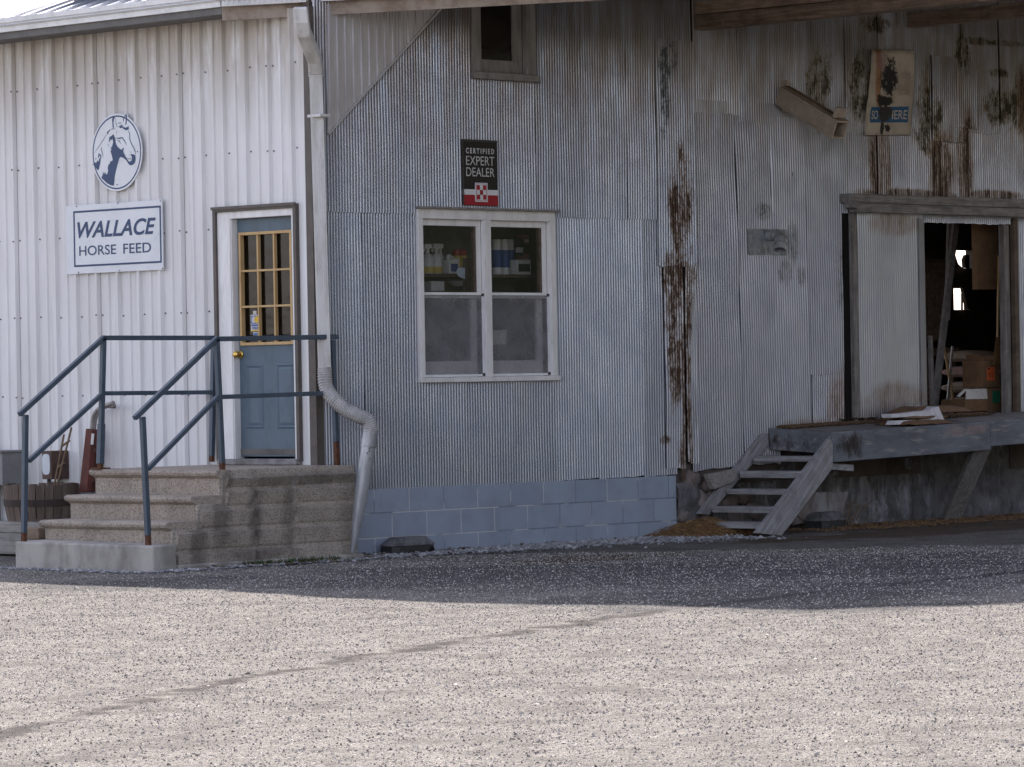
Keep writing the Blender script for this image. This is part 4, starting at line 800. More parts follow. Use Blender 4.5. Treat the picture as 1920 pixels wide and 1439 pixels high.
bx0, bx1 = KX(480, 1070), KX(706, 1070); bzt, bzb = K(590, 895).z, K(597, 1238).z
m = MB(); m.box((bx0, -.061, bzb), (bx1, -.0585, bzt)); em = m.build('check_badge', m_signw, plate, bevel=.002)
m = MB(); bw = bx1-bx0; bh = bzt-bzb; t = .10
for (a, b, c_, dd) in ((.07, .93, .05, .068), (.07, .93, .932, .95), (.07, .10, .068, .932), (.90, .93, .068, .932)): m.box((bx0+bw*a, -.062, bzb+bh*c_), (bx0+bw*b, -.0611, bzb+bh*dd))
for ci in range(3):
    for ri in range(3):
        if (ci+ri) % 2 == 0: m.box((bx0+bw*(.13+.247*ci), -.0622, bzb+bh*(.12+.253*ri)), (bx0+bw*(.13+.247*(ci+1)), -.0611, bzb+bh*(.12+.253*(ri+1))))
m.build('checks', m_red, em)
def KZ(a, b): return (K(*a).z+K(*b).z)/2
tp = lambda u, v: (u, -.0575, v)
lx0, lx1 = (KX(315, 400)+KX(328, 700))/2, (KX(825, 420)+KX(835, 700))/2
text('C E R T I F I E D', 'lettering', m_cream, plate, tp, lx0, lx1, KZ((315, 360), (820, 385)), KZ((315, 262), (820, 285)), 0, .045)
text('EXPERT', 'lettering', m_cream, plate, tp, lx0, lx1, KZ((315, 570), (820, 588)), KZ((315, 408), (820, 430)), 0, .0)
text('DEALER', 'lettering', m_cream, plate, tp, lx0, lx1, KZ((328, 772), (835, 790)), KZ((328, 612), (835, 635)), 0, .0)
# old sign
os_ = thing('weathered_sign', 'peeling cream sign with a blue band ending in HERE, above the warehouse doorway', 'sign', B(1665, 250, .1))
def O(zx, zy, d=.0): return B(1400+zx/5.333, 60+zy/5.333, d)
ed_l = [(1245, 175), (1240, 380), (1215, 640), (1185, 830), (1180, 1035)]; ed_r = [(1672, 190), (1672, 400), (1665, 620), (1640, 830), (1640, 1030)]
m = MB(); rows = 16; cols = 8; crv = []
def edge(ed, t):
    k = min(int(t*(len(ed)-1)), len(ed)-2); f_ = t*(len(ed)-1)-k; return ed[k][0]+(ed[k+1][0]-ed[k][0])*f_, ed[k][1]+(ed[k+1][1]-ed[k][1])*f_
def osd(s, t): return .075+.025*math.sin(t*5.2)*(1-s)+.012*math.sin(t*9+s*3)
def OS(s, t, lift=0.):
    a, b = edge(ed_l, t), edge(ed_r, t); return O(a[0]+(b[0]-a[0])*s, a[1]+(b[1]-a[1])*s, osd(s, t)+lift)
for j in range(rows+1):
    for i in range(cols+1): m.v.append(tuple(OS(i/cols, j/rows)))
m.f = [(j*(cols+1)+i, j*(cols+1)+i+1, (j+1)*(cols+1)+i+1, (j+1)*(cols+1)+i) for j in range(rows) for i in range(cols)]; m.mi = [0]*len(m.f)
pl = m.build('sheet', m_oldsign, os_, smooth=True); so_ = pl.modifiers.new('thickness', 'SOLIDIFY'); so_.thickness = .004
m = MB()
for j in range(6):
    for i in range(8):
        q = lambda a, b: OS(.11+.83*a/8, .65+.195*b/6, .006); m.face([q(i, j), q(i+1, j), q(i+1, j+1), q(i, j+1)])
m.build('blue_band', m_oldblue, pl)
tq = lambda u, v: OS(u, 1-v, .009)
text('SOLD', 'lettering', m_oldtxt, pl, tq, .14, .42, 1-.805, 1-.695, 0, .01); text('HERE', 'lettering', m_oldtxt, pl, tq, .50, .915, 1-.805, 1-.695, 0, .01)
m_fade = plain('faded_print', (.30, .26, .22), (.36, .31, .26), 20, rough=.7, bump=0)
text('ns', 'faded_lettering', m_fade, pl, tq, .74, .93, 1-.34, 1-.26, 0, .0); text('ds', 'faded_lettering', m_fade, pl, tq, .74, .93, 1-.51, 1-.40, 0, .0)

# ================================================================ CHUTE on wall C
ch = thing('wooden_chute', 'slanting tan box chute with an open square end, hung on the warehouse wall', 'chute', B(1465, 190))
a = B(1470, 180, .10); b = B(1576, 244, .85); ax = (b-a).normalized(); w, h, t = .17, .16, .02
sd = ax.cross(Vector((0, 0, 1))).normalized(); up = sd.cross(ax).normalized(); m = MB()
def plank(m, o, ww, hh): m.bar(a+sd*o[0]+up*o[1], b+sd*o[0]+up*o[1], ww, hh)
m.bar(a+up*h/2, b+up*h/2, w, t); m.bar(a-up*h/2, b-up*h/2, w, t); m.bar(a+sd*(w/2-t/2), b+sd*(w/2-t/2), t, h-t-.002); m.bar(a-sd*(w/2-t/2), b-sd*(w/2-t/2), t, h-t-.002); box = m.build('chute_box', m_chute, ch, bevel=.004)
m = MB(); m.bar(a+up*(h/2+.016), a.lerp(b, .86)+up*(h/2+.016), .06, .012); m.build('cover_strip', m_beam2, ch)
m = MB(); e = a.lerp(b, .93)+up*(h/2+.02); m.bar(e+sd*.02, e+sd*.02+up*.10, .13, .03, ax); m.build('end_bracket', m_chute, ch, bevel=.004)
m = MB(); e0 = B(1465, 178, .0); m.box((e0.x-.03, -.10, e0.z-.17), (e0.x+.02, -.02, e0.z+.13)); m.build('wall_board', m_chute, ch, bevel=.004)

# ================================================================ STOOP
sp = thing('concrete_stoop', 'aggregate concrete stoop with three steps up to the blue door', 'steps', (-1, .5, GZ))
SY0, SY1 = -.25, A(170, 900, 1.3).y; 
xr = [-1.30, -1.575, -1.85]; zs_ = [.815, .612, .415]; xc = -2.22; zc = .245; zg = -.05
SYL = 1.32
m = MB(); nose = .045
steps = [(0.0, xr[0], zs_[0]), (xr[0], xr[1], zs_[1]), (xr[1], xr[2], zs_[2])]
def steptread(m, xa, xb, z, y0, y1, xi):
    prof = [(xi, z-.075), (xb+.012, z-.075), (xb-.012, z-.06), (xb-nose, z-.045), (xb-nose-.008, z-.025), (xb-nose, z-.008), (xb-nose+.02, z), (xi, z)]
    n = 26; rows_ = []
    for i in range(n+1):
        y = y0+(y1-y0)*i/n; rows_.append([(x+.006*noise.noise(Vector((x*5, y*6, z*9)))*(1 if k not in (0, 7) else 0), y, zz+.004*noise.noise(Vector((x*9, y*5, z*3)))) for k, (x, zz) in enumerate(prof)])
    b = len(m.v); k_ = len(prof)
    for r in rows_: m.v += r
    for i in range(n):
        for k in range(k_): j = (k+1) % k_; m.f.append((b+i*k_+k, b+i*k_+j, b+(i+1)*k_+j, b+(i+1)*k_+k)); m.mi.append(0)
    m.f += [tuple(b+k for k in range(k_)), tuple(b+n*k_+k for k in reversed(range(k_)))]; m.mi += [0, 0]
for (xa, xb, z) in steps:
    m = MB(); steptread(m, xa, xb, z, SY0+.01, SYL+.02, 0. if xa == 0 else xa+.05); m.build('tread', m_stoop, sp, smooth='auto')
for (xa, xb, z) in steps:
    m = MB(); m.box((xb, SY0+.03, zg), (min(xa+.3, -.002), SYL, z-.07)); m.build('riser', m_stoop, sp, bevel=.006)
# cast side wall with bevelled block courses
m = MB(); px_cols = [(None, 470), (477, 545), (553, 652)]
prof = [(-.002, zg), (xr[2]+.005, zg), (xr[2]+.005, zs_[2]-.07), (xr[1]+.005, zs_[2]-.07), (xr[1]+.005, zs_[1]-.07), (xr[0]+.005, zs_[1]-.07), (xr[0]+.005, zs_[0]-.05), (xr[0]+.04, zs_[0]-.012), (xr[0]+.1, zs_[0]-.001), (.19, zs_[0]-.001), (.19, zg)]
prof = prof[1:]
m.prism([(x, SY0, z) for x, z in prof], (0, .04, 0)); side = m.build('side_wall', m_stoopside, sp, bevel=.008)
m = MB(); zr_ = [zg+.02, .175, .345, .515, .66, .775]; xcols = [(None, B(472, 980, .25).x), (B(479, 980, .25).x, B(545, 980, .25).x), (B(555, 980, .25).x, .178)]
for j in range(5):
    za, zb = zr_[j]+.006, zr_[j+1]-.018; left = xr[2] if zb < zs_[2]-.05 else xr[1] if zb < zs_[1]-.04 else xr[0]
    for (xa, xb) in xcols:
        xa = left+.03 if xa is None else xa
        if xb-xa > .05:
            dth = .046; m.hexa([(xa, SY0, za), (xb, SY0, za), (xb, SY0, zb), (xa, SY0, zb)], [(xa+.012, SY0-dth*.3, za+.02), (xb-.012, SY0-dth*.3, za+.02), (xb-.006, SY0-dth, zb-.012), (xa+.006, SY0-dth, zb-.012)])
m.build('side_blocks', m_stoopside, side)
m = MB(); m.box((0.0, SY0+.04, zg), (.19, -.04, zs_[0]-.002)); m.build('back_fill', m_stoopside, sp)
m = MB(); m.hexa([(-2.10, -.31, zg), (xr[2]-.002, -.31, zg), (xr[2]-.002, 1.32, zg), (-2.17, 1.32, zg)], [(-2.10, -.31, .236), (xr[2]-.002, -.31, .24), (xr[2]-.002, 1.32, .255), (-2.17, 1.32, .25)]); m.build('bottom_step', m_curb, sp, bevel=.015)
m = MB(); m.box((-1.85, SY0-.09, zg), (.20, SY0-.03, .075)); m.build('footing', m_curb, sp, bevel=.01)
# ================================================================ HAND RAILS (two frames, each a thing)
w = .04
def rail_set(label, yp, tops, posts, grp):
    t = thing('hand_rail', label, 'railing', (-1.2, yp, .8), grp); return t
RG = 'blue grey steel hand rails of the stoop'
lean = lambda p, k: p
# left rail (by the planter)
YL = 1.2
def LP(px, py, y=YL): return B(px, py, -y)
def rail(label, Y, lowtop, lowbase, mid, post, top_end, endpost, endbase, midend, slope_end):
    t = thing('hand_rail', label, 'railing', LP(*post[1], Y), RG)
    L = lambda q: LP(*q, Y)
    m = MB(); m.bar(L(slope_end), L(post[0]), w, w, (0, 0, 1), 0, .012); m.bar(L(post[0]), L(top_end), w, w, (0, 0, 1), 0, .0); m.build('top_rail', m_rail, t, bevel=.004)
    m = MB(); m.bar(L(mid[0]), L(mid[1]), w*.92, w*.92); m.bar(L(mid[1]), L(midend), w*.9, w*.9); m.build('mid_rail', m_rail, t, bevel=.004)
    for (a, b, rust) in ((lowtop, lowbase, .06), (post[0], post[1], .05), (endpost, endbase, .18 if Y < 0 else .03)):
        a, b = L(a), L(b); dv = (b-a).normalized(); m = MB(); m.bar(a+Vector((0, 0, .0)), b-dv*rust, w, w, (1, 0, 0)); po = m.build('post', m_rail, t, bevel=.003)
        m = MB(); m.bar(b-dv*rust, b+dv*.02, w*.9, w*.9, (1, 0, 0)); m.build('rusty_foot', m_rust, po)
    return t
tl = rail('further blue grey hand rail, beside the half barrel planter', 1.25, (48, 778), (45, 1013), [(54, 865), (193, 738)], [(194, 634), (188, 878)], (404, 634), (401, 640), (397, 862), (398, 736), (38, 776))
tr = rail('nearer blue grey hand rail, in front of the blue door', -.17, (267, 782), (278, 1018), [(277, 880), (408, 745)], [(406, 636), (417, 880)], (633, 632), (623, 638), (632, 869), (628, 737), (254, 783))
m = MB(); b = LP(188, 878, 1.25); m.box(b+Vector((-.06, -.06, -.012)), b+Vector((.06, .06, .004))); m.build('base_plate', m_rust, tl)
m = MB(); a, b = LP(190, 795, 1.25), LP(188, 870, 1.25); m.bar(a, b, .05, .05, (1, 0, 0)); m.build('sleeve', m_rail, tl, bevel=.003)

# ================================================================ LOADING DOCK and stairs
dk = thing('loading_dock', 'raised grey timber dock under the warehouse doorway, propped on a slanting brace', 'loading dock', (8, -.4, GZ))
DY = -.81; x0 = B(1562, 812, .81).x
def dz(x, y): return .952+(x-x0)*.022+.045*(y-DY)/.81
m = MB()
def slab(m, xa, xb, ya, yb, ta, tb): m.hexa([(xa, ya, dz(xa, ya)-tb), (xb, ya, dz(xb, ya)-tb), (xb, yb, dz(xb, yb)-tb), (xa, yb, dz(xa, yb)-tb)], [(xa, ya, dz(xa, ya)-ta), (xb, ya, dz(xb, ya)-ta), (xb, yb, dz(xb, yb)-ta), (xa, yb, dz(xa, yb)-ta)])
y = DY+.045
while y < -.05: slab(m, x0+.04, 13, y, min(y+.14, -.03), .0, .045); y += .145
m.build('deck_boards', m_oldx, dk, bevel=.004)
m = MB(); slab(m, x0, 8.3, DY, DY+.043, -.004, .275); slab(m, 8.303, 13, DY+.001, DY+.044, -.004, .24); m.build('front_beam', m_dock, dk, bevel=.008)
m = MB(); slab(m, x0, x0+.04, DY+.044, -.03, -.002, .20); m.build('end_beam', m_dock, dk, bevel=.008)
m = MB()
for k in range(9): xx = x0+.5+k*.8; slab(m, xx, xx+.05, DY+.05, .0, .05, .22)
m.build('joist', m_beam, dk)
m = MB(); p = [B(1828, 842, .78), B(1862, 836, .78)]; q = [B(1800, 977, .28), B(1770, 975, .28)]; m.hexa([p[0], p[1], q[0], q[1]], [v+Vector((.05, .09, 0)) for v in (p[0], p[1], q[0], q[1])]); m.build('brace', m_oldz, dk, bevel=.006)
a = B(1545, 874, .72); b = B(1597, 878, .72); m = MB(); m.bar(a, b, .05, .06); m.build('ledger_stub', m_stairw, dk, bevel=.004)
# dirt and moss on the deck along the wall
n = 5000; xx = x0+.1+rng.random(n)**1.3*3.2; yy = -.06-.18*rng.random(n)**2; P = np.stack([xx, yy, np.array([dz(a, b) for a, b in zip(xx, yy)])+.004+.02*rng.random(n)], -1)
dirt = pebbles('dirt', P, .006+.010*rng.random(n), m_saw); dirt.parent = dk; dirt.matrix_parent_inverse = Matrix.Translation(-dk.location); dirt['kind'] = 'stuff'
n = 500; cx = rng.choice([B(1575, 795).x, B(1600, 790).x, B(1622, 790).x, B(1660, 788).x], n); P = np.stack([cx+rng.normal(0, .05, n), -.08+rng.normal(0, .02, n), 1.03+.04*rng.random(n)], -1)
mo = pebbles('moss', P, .008+.010*rng.random(n), m_mossy); mo.parent = dk; mo.matrix_parent_inverse = Matrix.Translation(-dk.location); mo['kind'] = 'stuff'

sr = thing('wooden_stairs', 'weathered grey plank stairs with open risers up to the dock', 'stairs', (5.2, -.5, GZ))
def stringer(pts, d, th, flat=True):
    q = [B(x, y, d) for x, y in pts]; m = MB(); m.prism(q, (0, th, 0)); return m.build('stringer', m_string, sr, bevel=.004)
stringer([(1418, 1000), (1466, 1005), (1562, 878), (1562, 832), (1556, 823)], .86, .045)
stringer([(1310, 964), (1330, 966), (1442, 834), (1440, 812), (1428, 816)], .06, .045)
for (xl, xr_, y0, y1) in ((1400, 1527, 856, 866), (1376, 1502, 884, 897), (1340, 1478, 918, 928), (1320, 1450, 951, 963), (1347, 1425, 980, 992)):
    a = B(xr_, y0, .82); b = B(xr_, y1, .82); zt = a.z; th = max(.04, a.z-b.z)
    m = MB(); m.box((a.x-.02, -.84, zt-th), (a.x+.24, -.10 if xl != 1347 else -.3, zt)); m.build('tread', m_tread, sr, bevel=.005)
# plank stub, slab and bait boxes
m = MB(); p = [B(1318, 890, .05), B(1368, 880, .05), B(1372, 902, .05), B(1330, 918, .05)]; m.prism(p, (0, -.06, 0))
tag(m.build('plank_offcut', m_timber, None, bevel=.004), 'short pale plank offcut wedged behind the wooden stairs', 'plank')
m = MB(); p = [B(1498, 924, .25), B(1592, 922, .25), B(1578, 972, .25), B(1488, 985, .25)]; m.prism(p, (0, .04, 0))
tag(m.build('leaning_slab', m_rubble, None, bevel=.01), 'flat brown slab leaning below the dock behind the stairs', 'slab')

# ================================================================ SMALL THINGS
def bait(label, c, L, Wd, ang, h=.115):
    t = thing('bait_station', label, 'bait box', c, 'black plastic bait boxes on the ground'); R = Matrix.Rotation(ang, 3, 'Z'); T_ = lambda x, y, z: Vector(c)+R @ Vector((x, y, z))
    def ring(l, w_, z, cut): return [T_(x*l, y*w_, z) for x, y in ((-.5+cut, -.5), (.5-cut, -.5), (.5, -.5+cut*1.5), (.5, .5-cut), (.5-cut, .5), (-.5+cut, .5), (-.5, .5-cut), (-.5, -.5+cut*1.5))]
    m = MB(); m.hexa(ring(L, Wd, 0, .12), ring(L*.96, Wd*.96, h*.5, .12)); m.build('base', m_blk, t, bevel=.004)
    m = MB(); m.hexa(ring(L*1.0, Wd*1.0, h*.5+.001, .12), ring(L*1.0, Wd*1.0, h*.62, .12)); m.hexa(ring(L*.97, Wd*.97, h*.62, .12), ring(L*.70, Wd*.62, h, .16)); m.build('lid', m_blktop, t, bevel=.004)
    m = MB(); e = T_(L*.36, -Wd*.5-.004, h*.22); m.tube([e, e+R @ Vector((0, .02, 0))], .026, 12); m.build('entry_hole', m_hole, t)
    return t
c = G(765, 1028, .03); c = B(765, 1020, .17); bait('black bait box against the blue block foundation', (c.x, c.y, GZ-.01), .52, .20, 0.0, .15)
c = B(1550, 985, .35); bait('black bait box under the dock, right of the wooden stairs', (c.x, c.y, GZ-.01), .46, .26, .15, .16)
# half barrel planter
pc = A(78, 945, .42); pz = A(78, 978, .62).z; ph = A(78, 912, .42).z-pz+.02
bp = thing('barrel_planter', 'weathered half barrel planter beside the stoop', 'planter', (pc.x, pc.y, pz))
Rt = .335; Rb = .30
m = MB(); N = 26
for k in range(N):
    a0, a1 = 2*math.pi*k/N+.012, 2*math.pi*(k+1)/N-.012; hh = ph*(1+.03*math.sin(k*7.3)); ri = Rt-.03; rj = Rb-.03; zz = [(Rb, 0), ((Rb+Rt)/2+.014, ph*.5), (Rt, hh)]
    for (r0, za), (r1, zb) in zip(zz[:-1], zz[1:]):
        m.hexa([(pc.x+r0*math.cos(a0), pc.y+r0*math.sin(a0), pz+za), (pc.x+r0*math.cos(a1), pc.y+r0*math.sin(a1), pz+za), (pc.x+(r0-.03)*math.cos(a1), pc.y+(r0-.03)*math.sin(a1), pz+za), (pc.x+(r0-.03)*math.cos(a0), pc.y+(r0-.03)*math.sin(a0), pz+za)],
               [(pc.x+r1*math.cos(a0), pc.y+r1*math.sin(a0), pz+zb), (pc.x+r1*math.cos(a1), pc.y+r1*math.sin(a1), pz+zb), (pc.x+(r1-.03)*math.cos(a1), pc.y+(r1-.03)*math.sin(a1), pz+zb), (pc.x+(r1-.03)*math.cos(a0), pc.y+(r1-.03)*math.sin(a0), pz+zb)])
m.build('staves', m_stave, bp)
m = MB(); zb = ph*.50; rr = (Rb+Rt)/2+.018
m.tube([(pc.x, pc.y, pz+zb-.03), (pc.x, pc.y, pz+zb+.03)], [rr-.004, rr+.002], 40, 0, False, 1, (1, 0, 0)); m.build('hoop', m_hoop, bp)
m = MB(); m.tube([(pc.x, pc.y, pz+.02), (pc.x, pc.y, pz+ph-.06)], [Rb-.04, Rt-.05], 30, 0, True, 1, (1, 0, 0)); m.build('soil', m_soil, bp)
# little ladder trellis stuck in the planter
tr_ = thing('plant_trellis', 'small tan stick trellis standing in the barrel planter', 'trellis', A(103, 905, .42))
T0 = lambda x, y: A(x, y, .40)
m = MB(); m.tube([T0(101, 915), T0(120, 815)], .009, 8); m.build('pole', m_vine, tr_); m = MB(); m.tube([T0(107, 912), T0(134, 802)], .009, 8); m.build('pole', m_vine, tr_)
for a, b in (((116, 837), (130, 827)), ((108, 878), (120, 868))): m = MB(); m.tube([T0(*a), T0(*b)], .011, 8); m.build('rung', m_vine, tr_)
# brown meter box with a pale oval, grey cabinet
bx = thing('meter_box', 'brown box with a pale oval window on the white wall behind the planter', 'meter box', A(92, 900, .1))
a, b = A(79, 899, .22), A(96, 846, .22); m = MB(); m.box((-.22, b.y-.0, a.z), (-.02, a.y, b.z)); bb = m.build('case', m_brbox, bx, bevel=.006)
m = MB(); cy, cz_ = A(87, 871, .222).y, A(87, 871, .222).z
sq = lambda t, a, b: (cy+a*math.copysign(abs(math.cos(t))**.55, math.cos(t)), cz_+b*math.copysign(abs(math.sin(t))**.55, math.sin(t)))
m.prism([(-.221, *sq(t, .052, .092)) for t in np.linspace(0, 6.283, 28, False)], (-.006, 0, 0)); m.build('window_plate', m_lens, bb)
a = A(92, 905, .1); m = MB(); m.tube([(-.10, a.y, .3), (-.10, a.y, b.z-.2)], .018, 10); m.build('conduit', m_blk, bx)
ub = thing('utility_box', 'grey metal utility box at the left end of the white wall', 'utility box', A(5, 905, .2))
a, b = A(21, 910, .2), A(-40, 850, .2); m = MB(); m.box((-.30, a.y, a.z), (-.02, b.y, A(10, 849, .2).z)); cb_ = m.build('case', m_grey, ub, bevel=.006)
m = MB(); zt = A(10, 849, .2).z; m.box((-.32, a.y-.012, zt), (-.01, b.y, zt+.02)); m.build('lid', m_grey, ub, bevel=.004)
m = MB(); m.tube([(-.12, b.y-.15, .2), (-.12, b.y-.15, a.z)], .03, 12); m.build('conduit', m_blk, ub)
# ribbed blue drum at the far left
c = A(-14, 950, .55); dr = MB(); prof = [(.15, .12)]; z = .12
while z < .42: prof += [(.152, z), (.165, z+.012), (.165, z+.03), (.152, z+.042)]; z += .055
dr.lathe((c.x, c.y, 0), prof+[(.14, z)], 24); tag(dr.build('ribbed_drum', m_rail, None, smooth=True), 'blue ribbed drum at the left edge beside the planter', 'drum')
# hand truck leaning on the wall
ht = thing('hand_truck', 'old hand truck with worn red frame and bare steel handles against the wall', 'hand truck', A(165, 925, .25))
T1 = lambda x, y, d=.25: A(x, y, d)
m = MB(); q = [T1(156, 924), T1(171, 922), T1(181, 806), T1(169, 804)]; m.prism(q, (-.05, 0, 0)); hf = m.build('side_rail', m_redp, ht, bevel=.004)
m = MB(); q = [T1(156+9, 924, .05), T1(171+9, 922, .05), T1(181+7, 806, .05), T1(169+7, 804, .05)]; m.prism(q, (-.05, 0, 0)); m.build('side_rail', m_redp, ht, bevel=.004)
for dx, dd in ((0, .27), (4, .10)):
    pts = catmull([T1(172+dx, 806, dd), T1(175+dx, 784, dd), T1(182+dx, 770, dd), T1(196+dx, 762, dd), T1(213+dx*.5, 756+dx*1.6, dd)], 6); m = MB(); m.tube(pts, .020, 10); m.build('handle', m_bare, ht, smooth=True)
m = MB(); q = [T1(170, 834, .302), T1(175, 834, .302), T1(177, 814, .302), T1(172, 813, .302)]; m.prism(q, (-.002, 0, 0)); m.build('worn_decal', m_paper, hf)
m = MB(); a = T1(172, 845, .28); b = T1(186, 845, .08); m.bar(a, b, .04, .03); a = T1(165, 900, .28); b = T1(179, 900, .08); m.bar(a, b, .04, .03); m.build('cross_bar', m_redp, ht, bevel=.003)
for dd, o in ((.31, 0), (.05, 14)): m = MB(); c = T1(162+o, 918, dd); c.z = GZ+.22; m.tube([c+Vector((-.02, 0, 0)), c+Vector((.02, 0, 0))], .08, 20); m.build('wheel', m_blk, ht, bevel=.006)
m = MB(); c = T1(162, 924); m.box((-.32, c.y-.02, c.z-.04), (-.04, c.y+.08, c.z-.03)); m.build('toe_plate', m_redp, ht)
# timbers bordering the raised bed
TG = 'grey timbers edging the planting bed'
zb_ = A(40, 1026, .72).z
m = MB(); yy = A(78, 990, .72).y; m.box((-.72, yy, .235), (-.58, 6., .335)); tag(m.build('timber', m_timber, None, bevel=.008), 'grey edging timber, upper of the two left of the stoop', 'timber', TG)
m = MB(); m.box((-.76, yy-.02, .05), (-.60, 6., .233)); tag(m.build('timber', m_timber, None, bevel=.008), 'grey edging timber, lower of the two left of the stoop', 'timber', TG)
m = MB(); m.box((-.60, yy-.0, .0), (-.02, 6.2, .25)); m.box((-.62, 1.38, .0), (-.02, yy, .22)); tag(m.build('planting_bed', m_soil), kind='structure')
m = MB(); a, b = A(52, 1000, .95), A(84, 1008, .95); m.box((-1.02, b.y, .2), (-.85, a.y, .30)); tag(m.build('wood_block', m_beam2, None, bevel=.01), 'small weathered wood block beside the bottom step', 'wood block')
# feed sacks on the dock
def sackz(x): return dz(x, -.5)
fs = thing('paper_sacks', 'flat pile of brown paper sacks with white folded ends on the dock edge', 'sacks', B(1735, 793, .5))
for k, (pa, pb, yo, ang, hgt, zo) in enumerate(((1672, 1768, .60, .0, .05, 0), (1678, 1766, .56, .05, .05, .055), (1700, 1800, .48, -.04, .06, .10))):
    a, b = B(pa, 790, yo), B(pb, 790, yo); L = b.x-a.x; m = MB(); nxx, nyy = 14, 8
    for top_ in (0, 1):
        for j in range(nyy+1):
            for i in range(nxx+1):
                s_, t_ = i/nxx, j/nyy; e_ = min(1, 5*min(s_, 1-s_))**.5*min(1, 5*min(t_, 1-t_))**.5
                m.v.append((a.x+L*s_+ang*t_, -yo-.16+.42*t_+ang*s_, sackz(a.x)+zo+.008+(hgt*e_ if top_ else 0)+.012*noise.noise(Vector((s_*7, t_*7, k*5)))))
    M1 = (nxx+1)*(nyy+1)
    for top_ in (0, 1):
        for j in range(nyy):
            for i in range(nxx): q = top_*M1+j*(nxx+1)+i; m.f.append((q, q+1, q+nxx+2, q+nxx+1)); m.mi.append(0)
    m.build('sack', m_card if k != 1 else m_card, fs, smooth=True)
def fold(pts, d, dep=.12):
    m = MB(); q = [B(x, y, d) for x, y in pts]; m.prism(q, (0, dep, 0)); return m.build('folded_end', m_sack, fs, bevel=.006)
fold([(1670, 777), (1700, 775), (1740, 770), (1757, 762), (1760, 776), (1752, 780), (1672, 784)], .68); fold([(1678, 797), (1682, 789), (1745, 786), (1764, 777), (1770, 793), (1760, 796)], .69)
fold([(1716, 761), (1760, 762), (1800, 764), (1799, 771), (1790, 770), (1760, 765), (1720, 765)], .42, .10)
fold([(1752, 766), (1760, 762), (1772, 790), (1764, 795)], .70, .05)
# --- behind the doorway
def boxthing(name, label, cat, a, b, d, depth, mat, extra=None, grp=None):
    p, q = B(*a, d), B(*b, d); t = thing(name, label, cat, ((p.x+q.x)/2, -d, min(p.z, q.z)), grp); m = MB(); m.box((p.x, -d, p.z), (q.x, -d+depth, q.z)); m.build('carton', mat, t, bevel=.004); return t
t = boxthing('cardboard_box', 'brown box with an orange label, upper box inside the doorway', 'box', (1842, 727), (1874, 676), -.25, .25, m_card, grp='boxes inside the doorway')
m = MB(); p, q = B(1851, 714, -.248), B(1865, 689, -.248); m.box((p.x, .246, p.z), (q.x, .249, q.z)); lb = m.build('label', m_orange, t)
m = MB()
for (a, b) in (((1852, 694), (1856, 690)), ((1859, 694), (1861, 692)), ((1853, 713), (1855, 711)), ((1862, 713), (1864, 711))): p, q = B(*a, -.245), B(*b, -.245); m.box((p.x, .244, p.z), (q.x, .2455, q.z))
for k in range(5): p, q = B(1853, 698.5+k*2.4, -.245), B(1863, 697.5+k*2.4, -.245); m.box((p.x, .244, p.z), (q.x, .2455, q.z))
m.build('label_print', m_redp, lb)
m = MB(); p = B(1842, 676, -.25); q = B(1874, 676, -.25); m.prism([p, p+Vector((-.02, 0, .06)), p+Vector((.03, 0, .02))], (0, .2, 0)); m.build('flap', m_card, t); m = MB(); m.prism([q, q+Vector((.0, 0, .05)), q+Vector((-.03, 0, .0))], (0, .2, 0)); m.build('flap', m_card, t)
t = boxthing('cardboard_box', 'brown box with a green panel under the orange labelled box', 'box', (1853, 773), (1881, 728), -.22, .3, m_card, grp='boxes inside the doorway')
m = MB(); p, q = B(1861, 756, -.219), B(1874, 733, -.219); m.box((p.x, .214, p.z), (q.x, .2195, q.z)); m.build('label', m_green, t)
t = boxthing('cardboard_box', 'open brown box with a white flap, on the floor inside the doorway', 'box', (1810, 772), (1852, 748), -.2, .3, m_card, grp='boxes inside the doorway')
m = MB(); m.prism([B(1811, 749, -.19), B(1852, 748, -.19), B(1850, 729, -.24), B(1812, 730, -.24)], (0, .006, 0)); m.build('flap', m_paper, t)
m = MB(); m.prism([B(1796, 743, -.19), B(1810, 730, -.19), B(1812, 732, -.19), B(1799, 745, -.19)], (0, .02, 0)); m.build('flap', m_paper, t)
m = MB(); m.prism([B(1823, 416, -.3), B(1870, 414, -.3), B(1872, 543, -.3), B(1825, 543, -.3)], (0, .012, 0)); tag(m.build('hanging_cardboard', m_card), 'large sheet of reddish cardboard hanging in the doorway', 'cardboard')
br = thing('broom', 'long handled broom standing behind the right door post', 'broom', B(1868, 690, -.22))
m = MB(); m.tube([B(1872, 480, -.22), B(1870, 640, -.22)], .010, 8); m.build('handle', m_tan, br)
m = MB(); m.hexa([B(1867, 632, -.20), B(1873, 632, -.20), B(1874, 632, -.25), B(1868, 632, -.25)], [B(1861, 684, -.19), B(1877, 684, -.19), B(1877, 684, -.26), B(1861, 684, -.26)]); m.build('bristles', m_straw, br)
BG = 'boards leaning in the dark doorway'
for lab, (a, b, d, wd) in (('tall leaning board, rightmost of three in the doorway', ((1752, 765), (1792, 420), -.9, .09)), ('thin upright board near the middle of the dark doorway', ((1776, 600), (1781, 410), -1.0, .07)), ('short leaning board at the left of the dark doorway', ((1748, 760), (1744, 630), -.8, .05))):
    m = MB(); m.bar(B(*a, d), B(*b, d), wd, .03, (0, 1, 0)); tag(m.build('leaning_board', m_old, None, bevel=.003), lab, 'board', BG)
SG = 'feed sacks stacked inside the doorway'
m_burl = plain('tan_sack', (.42, .33, .25), (.28, .21, .16), 9, rough=.9, bump=.4); m_burl2 = plain('red_printed_sack', (.34, .16, .13), (.42, .36, .32), 5, rough=.8, bump=.3)
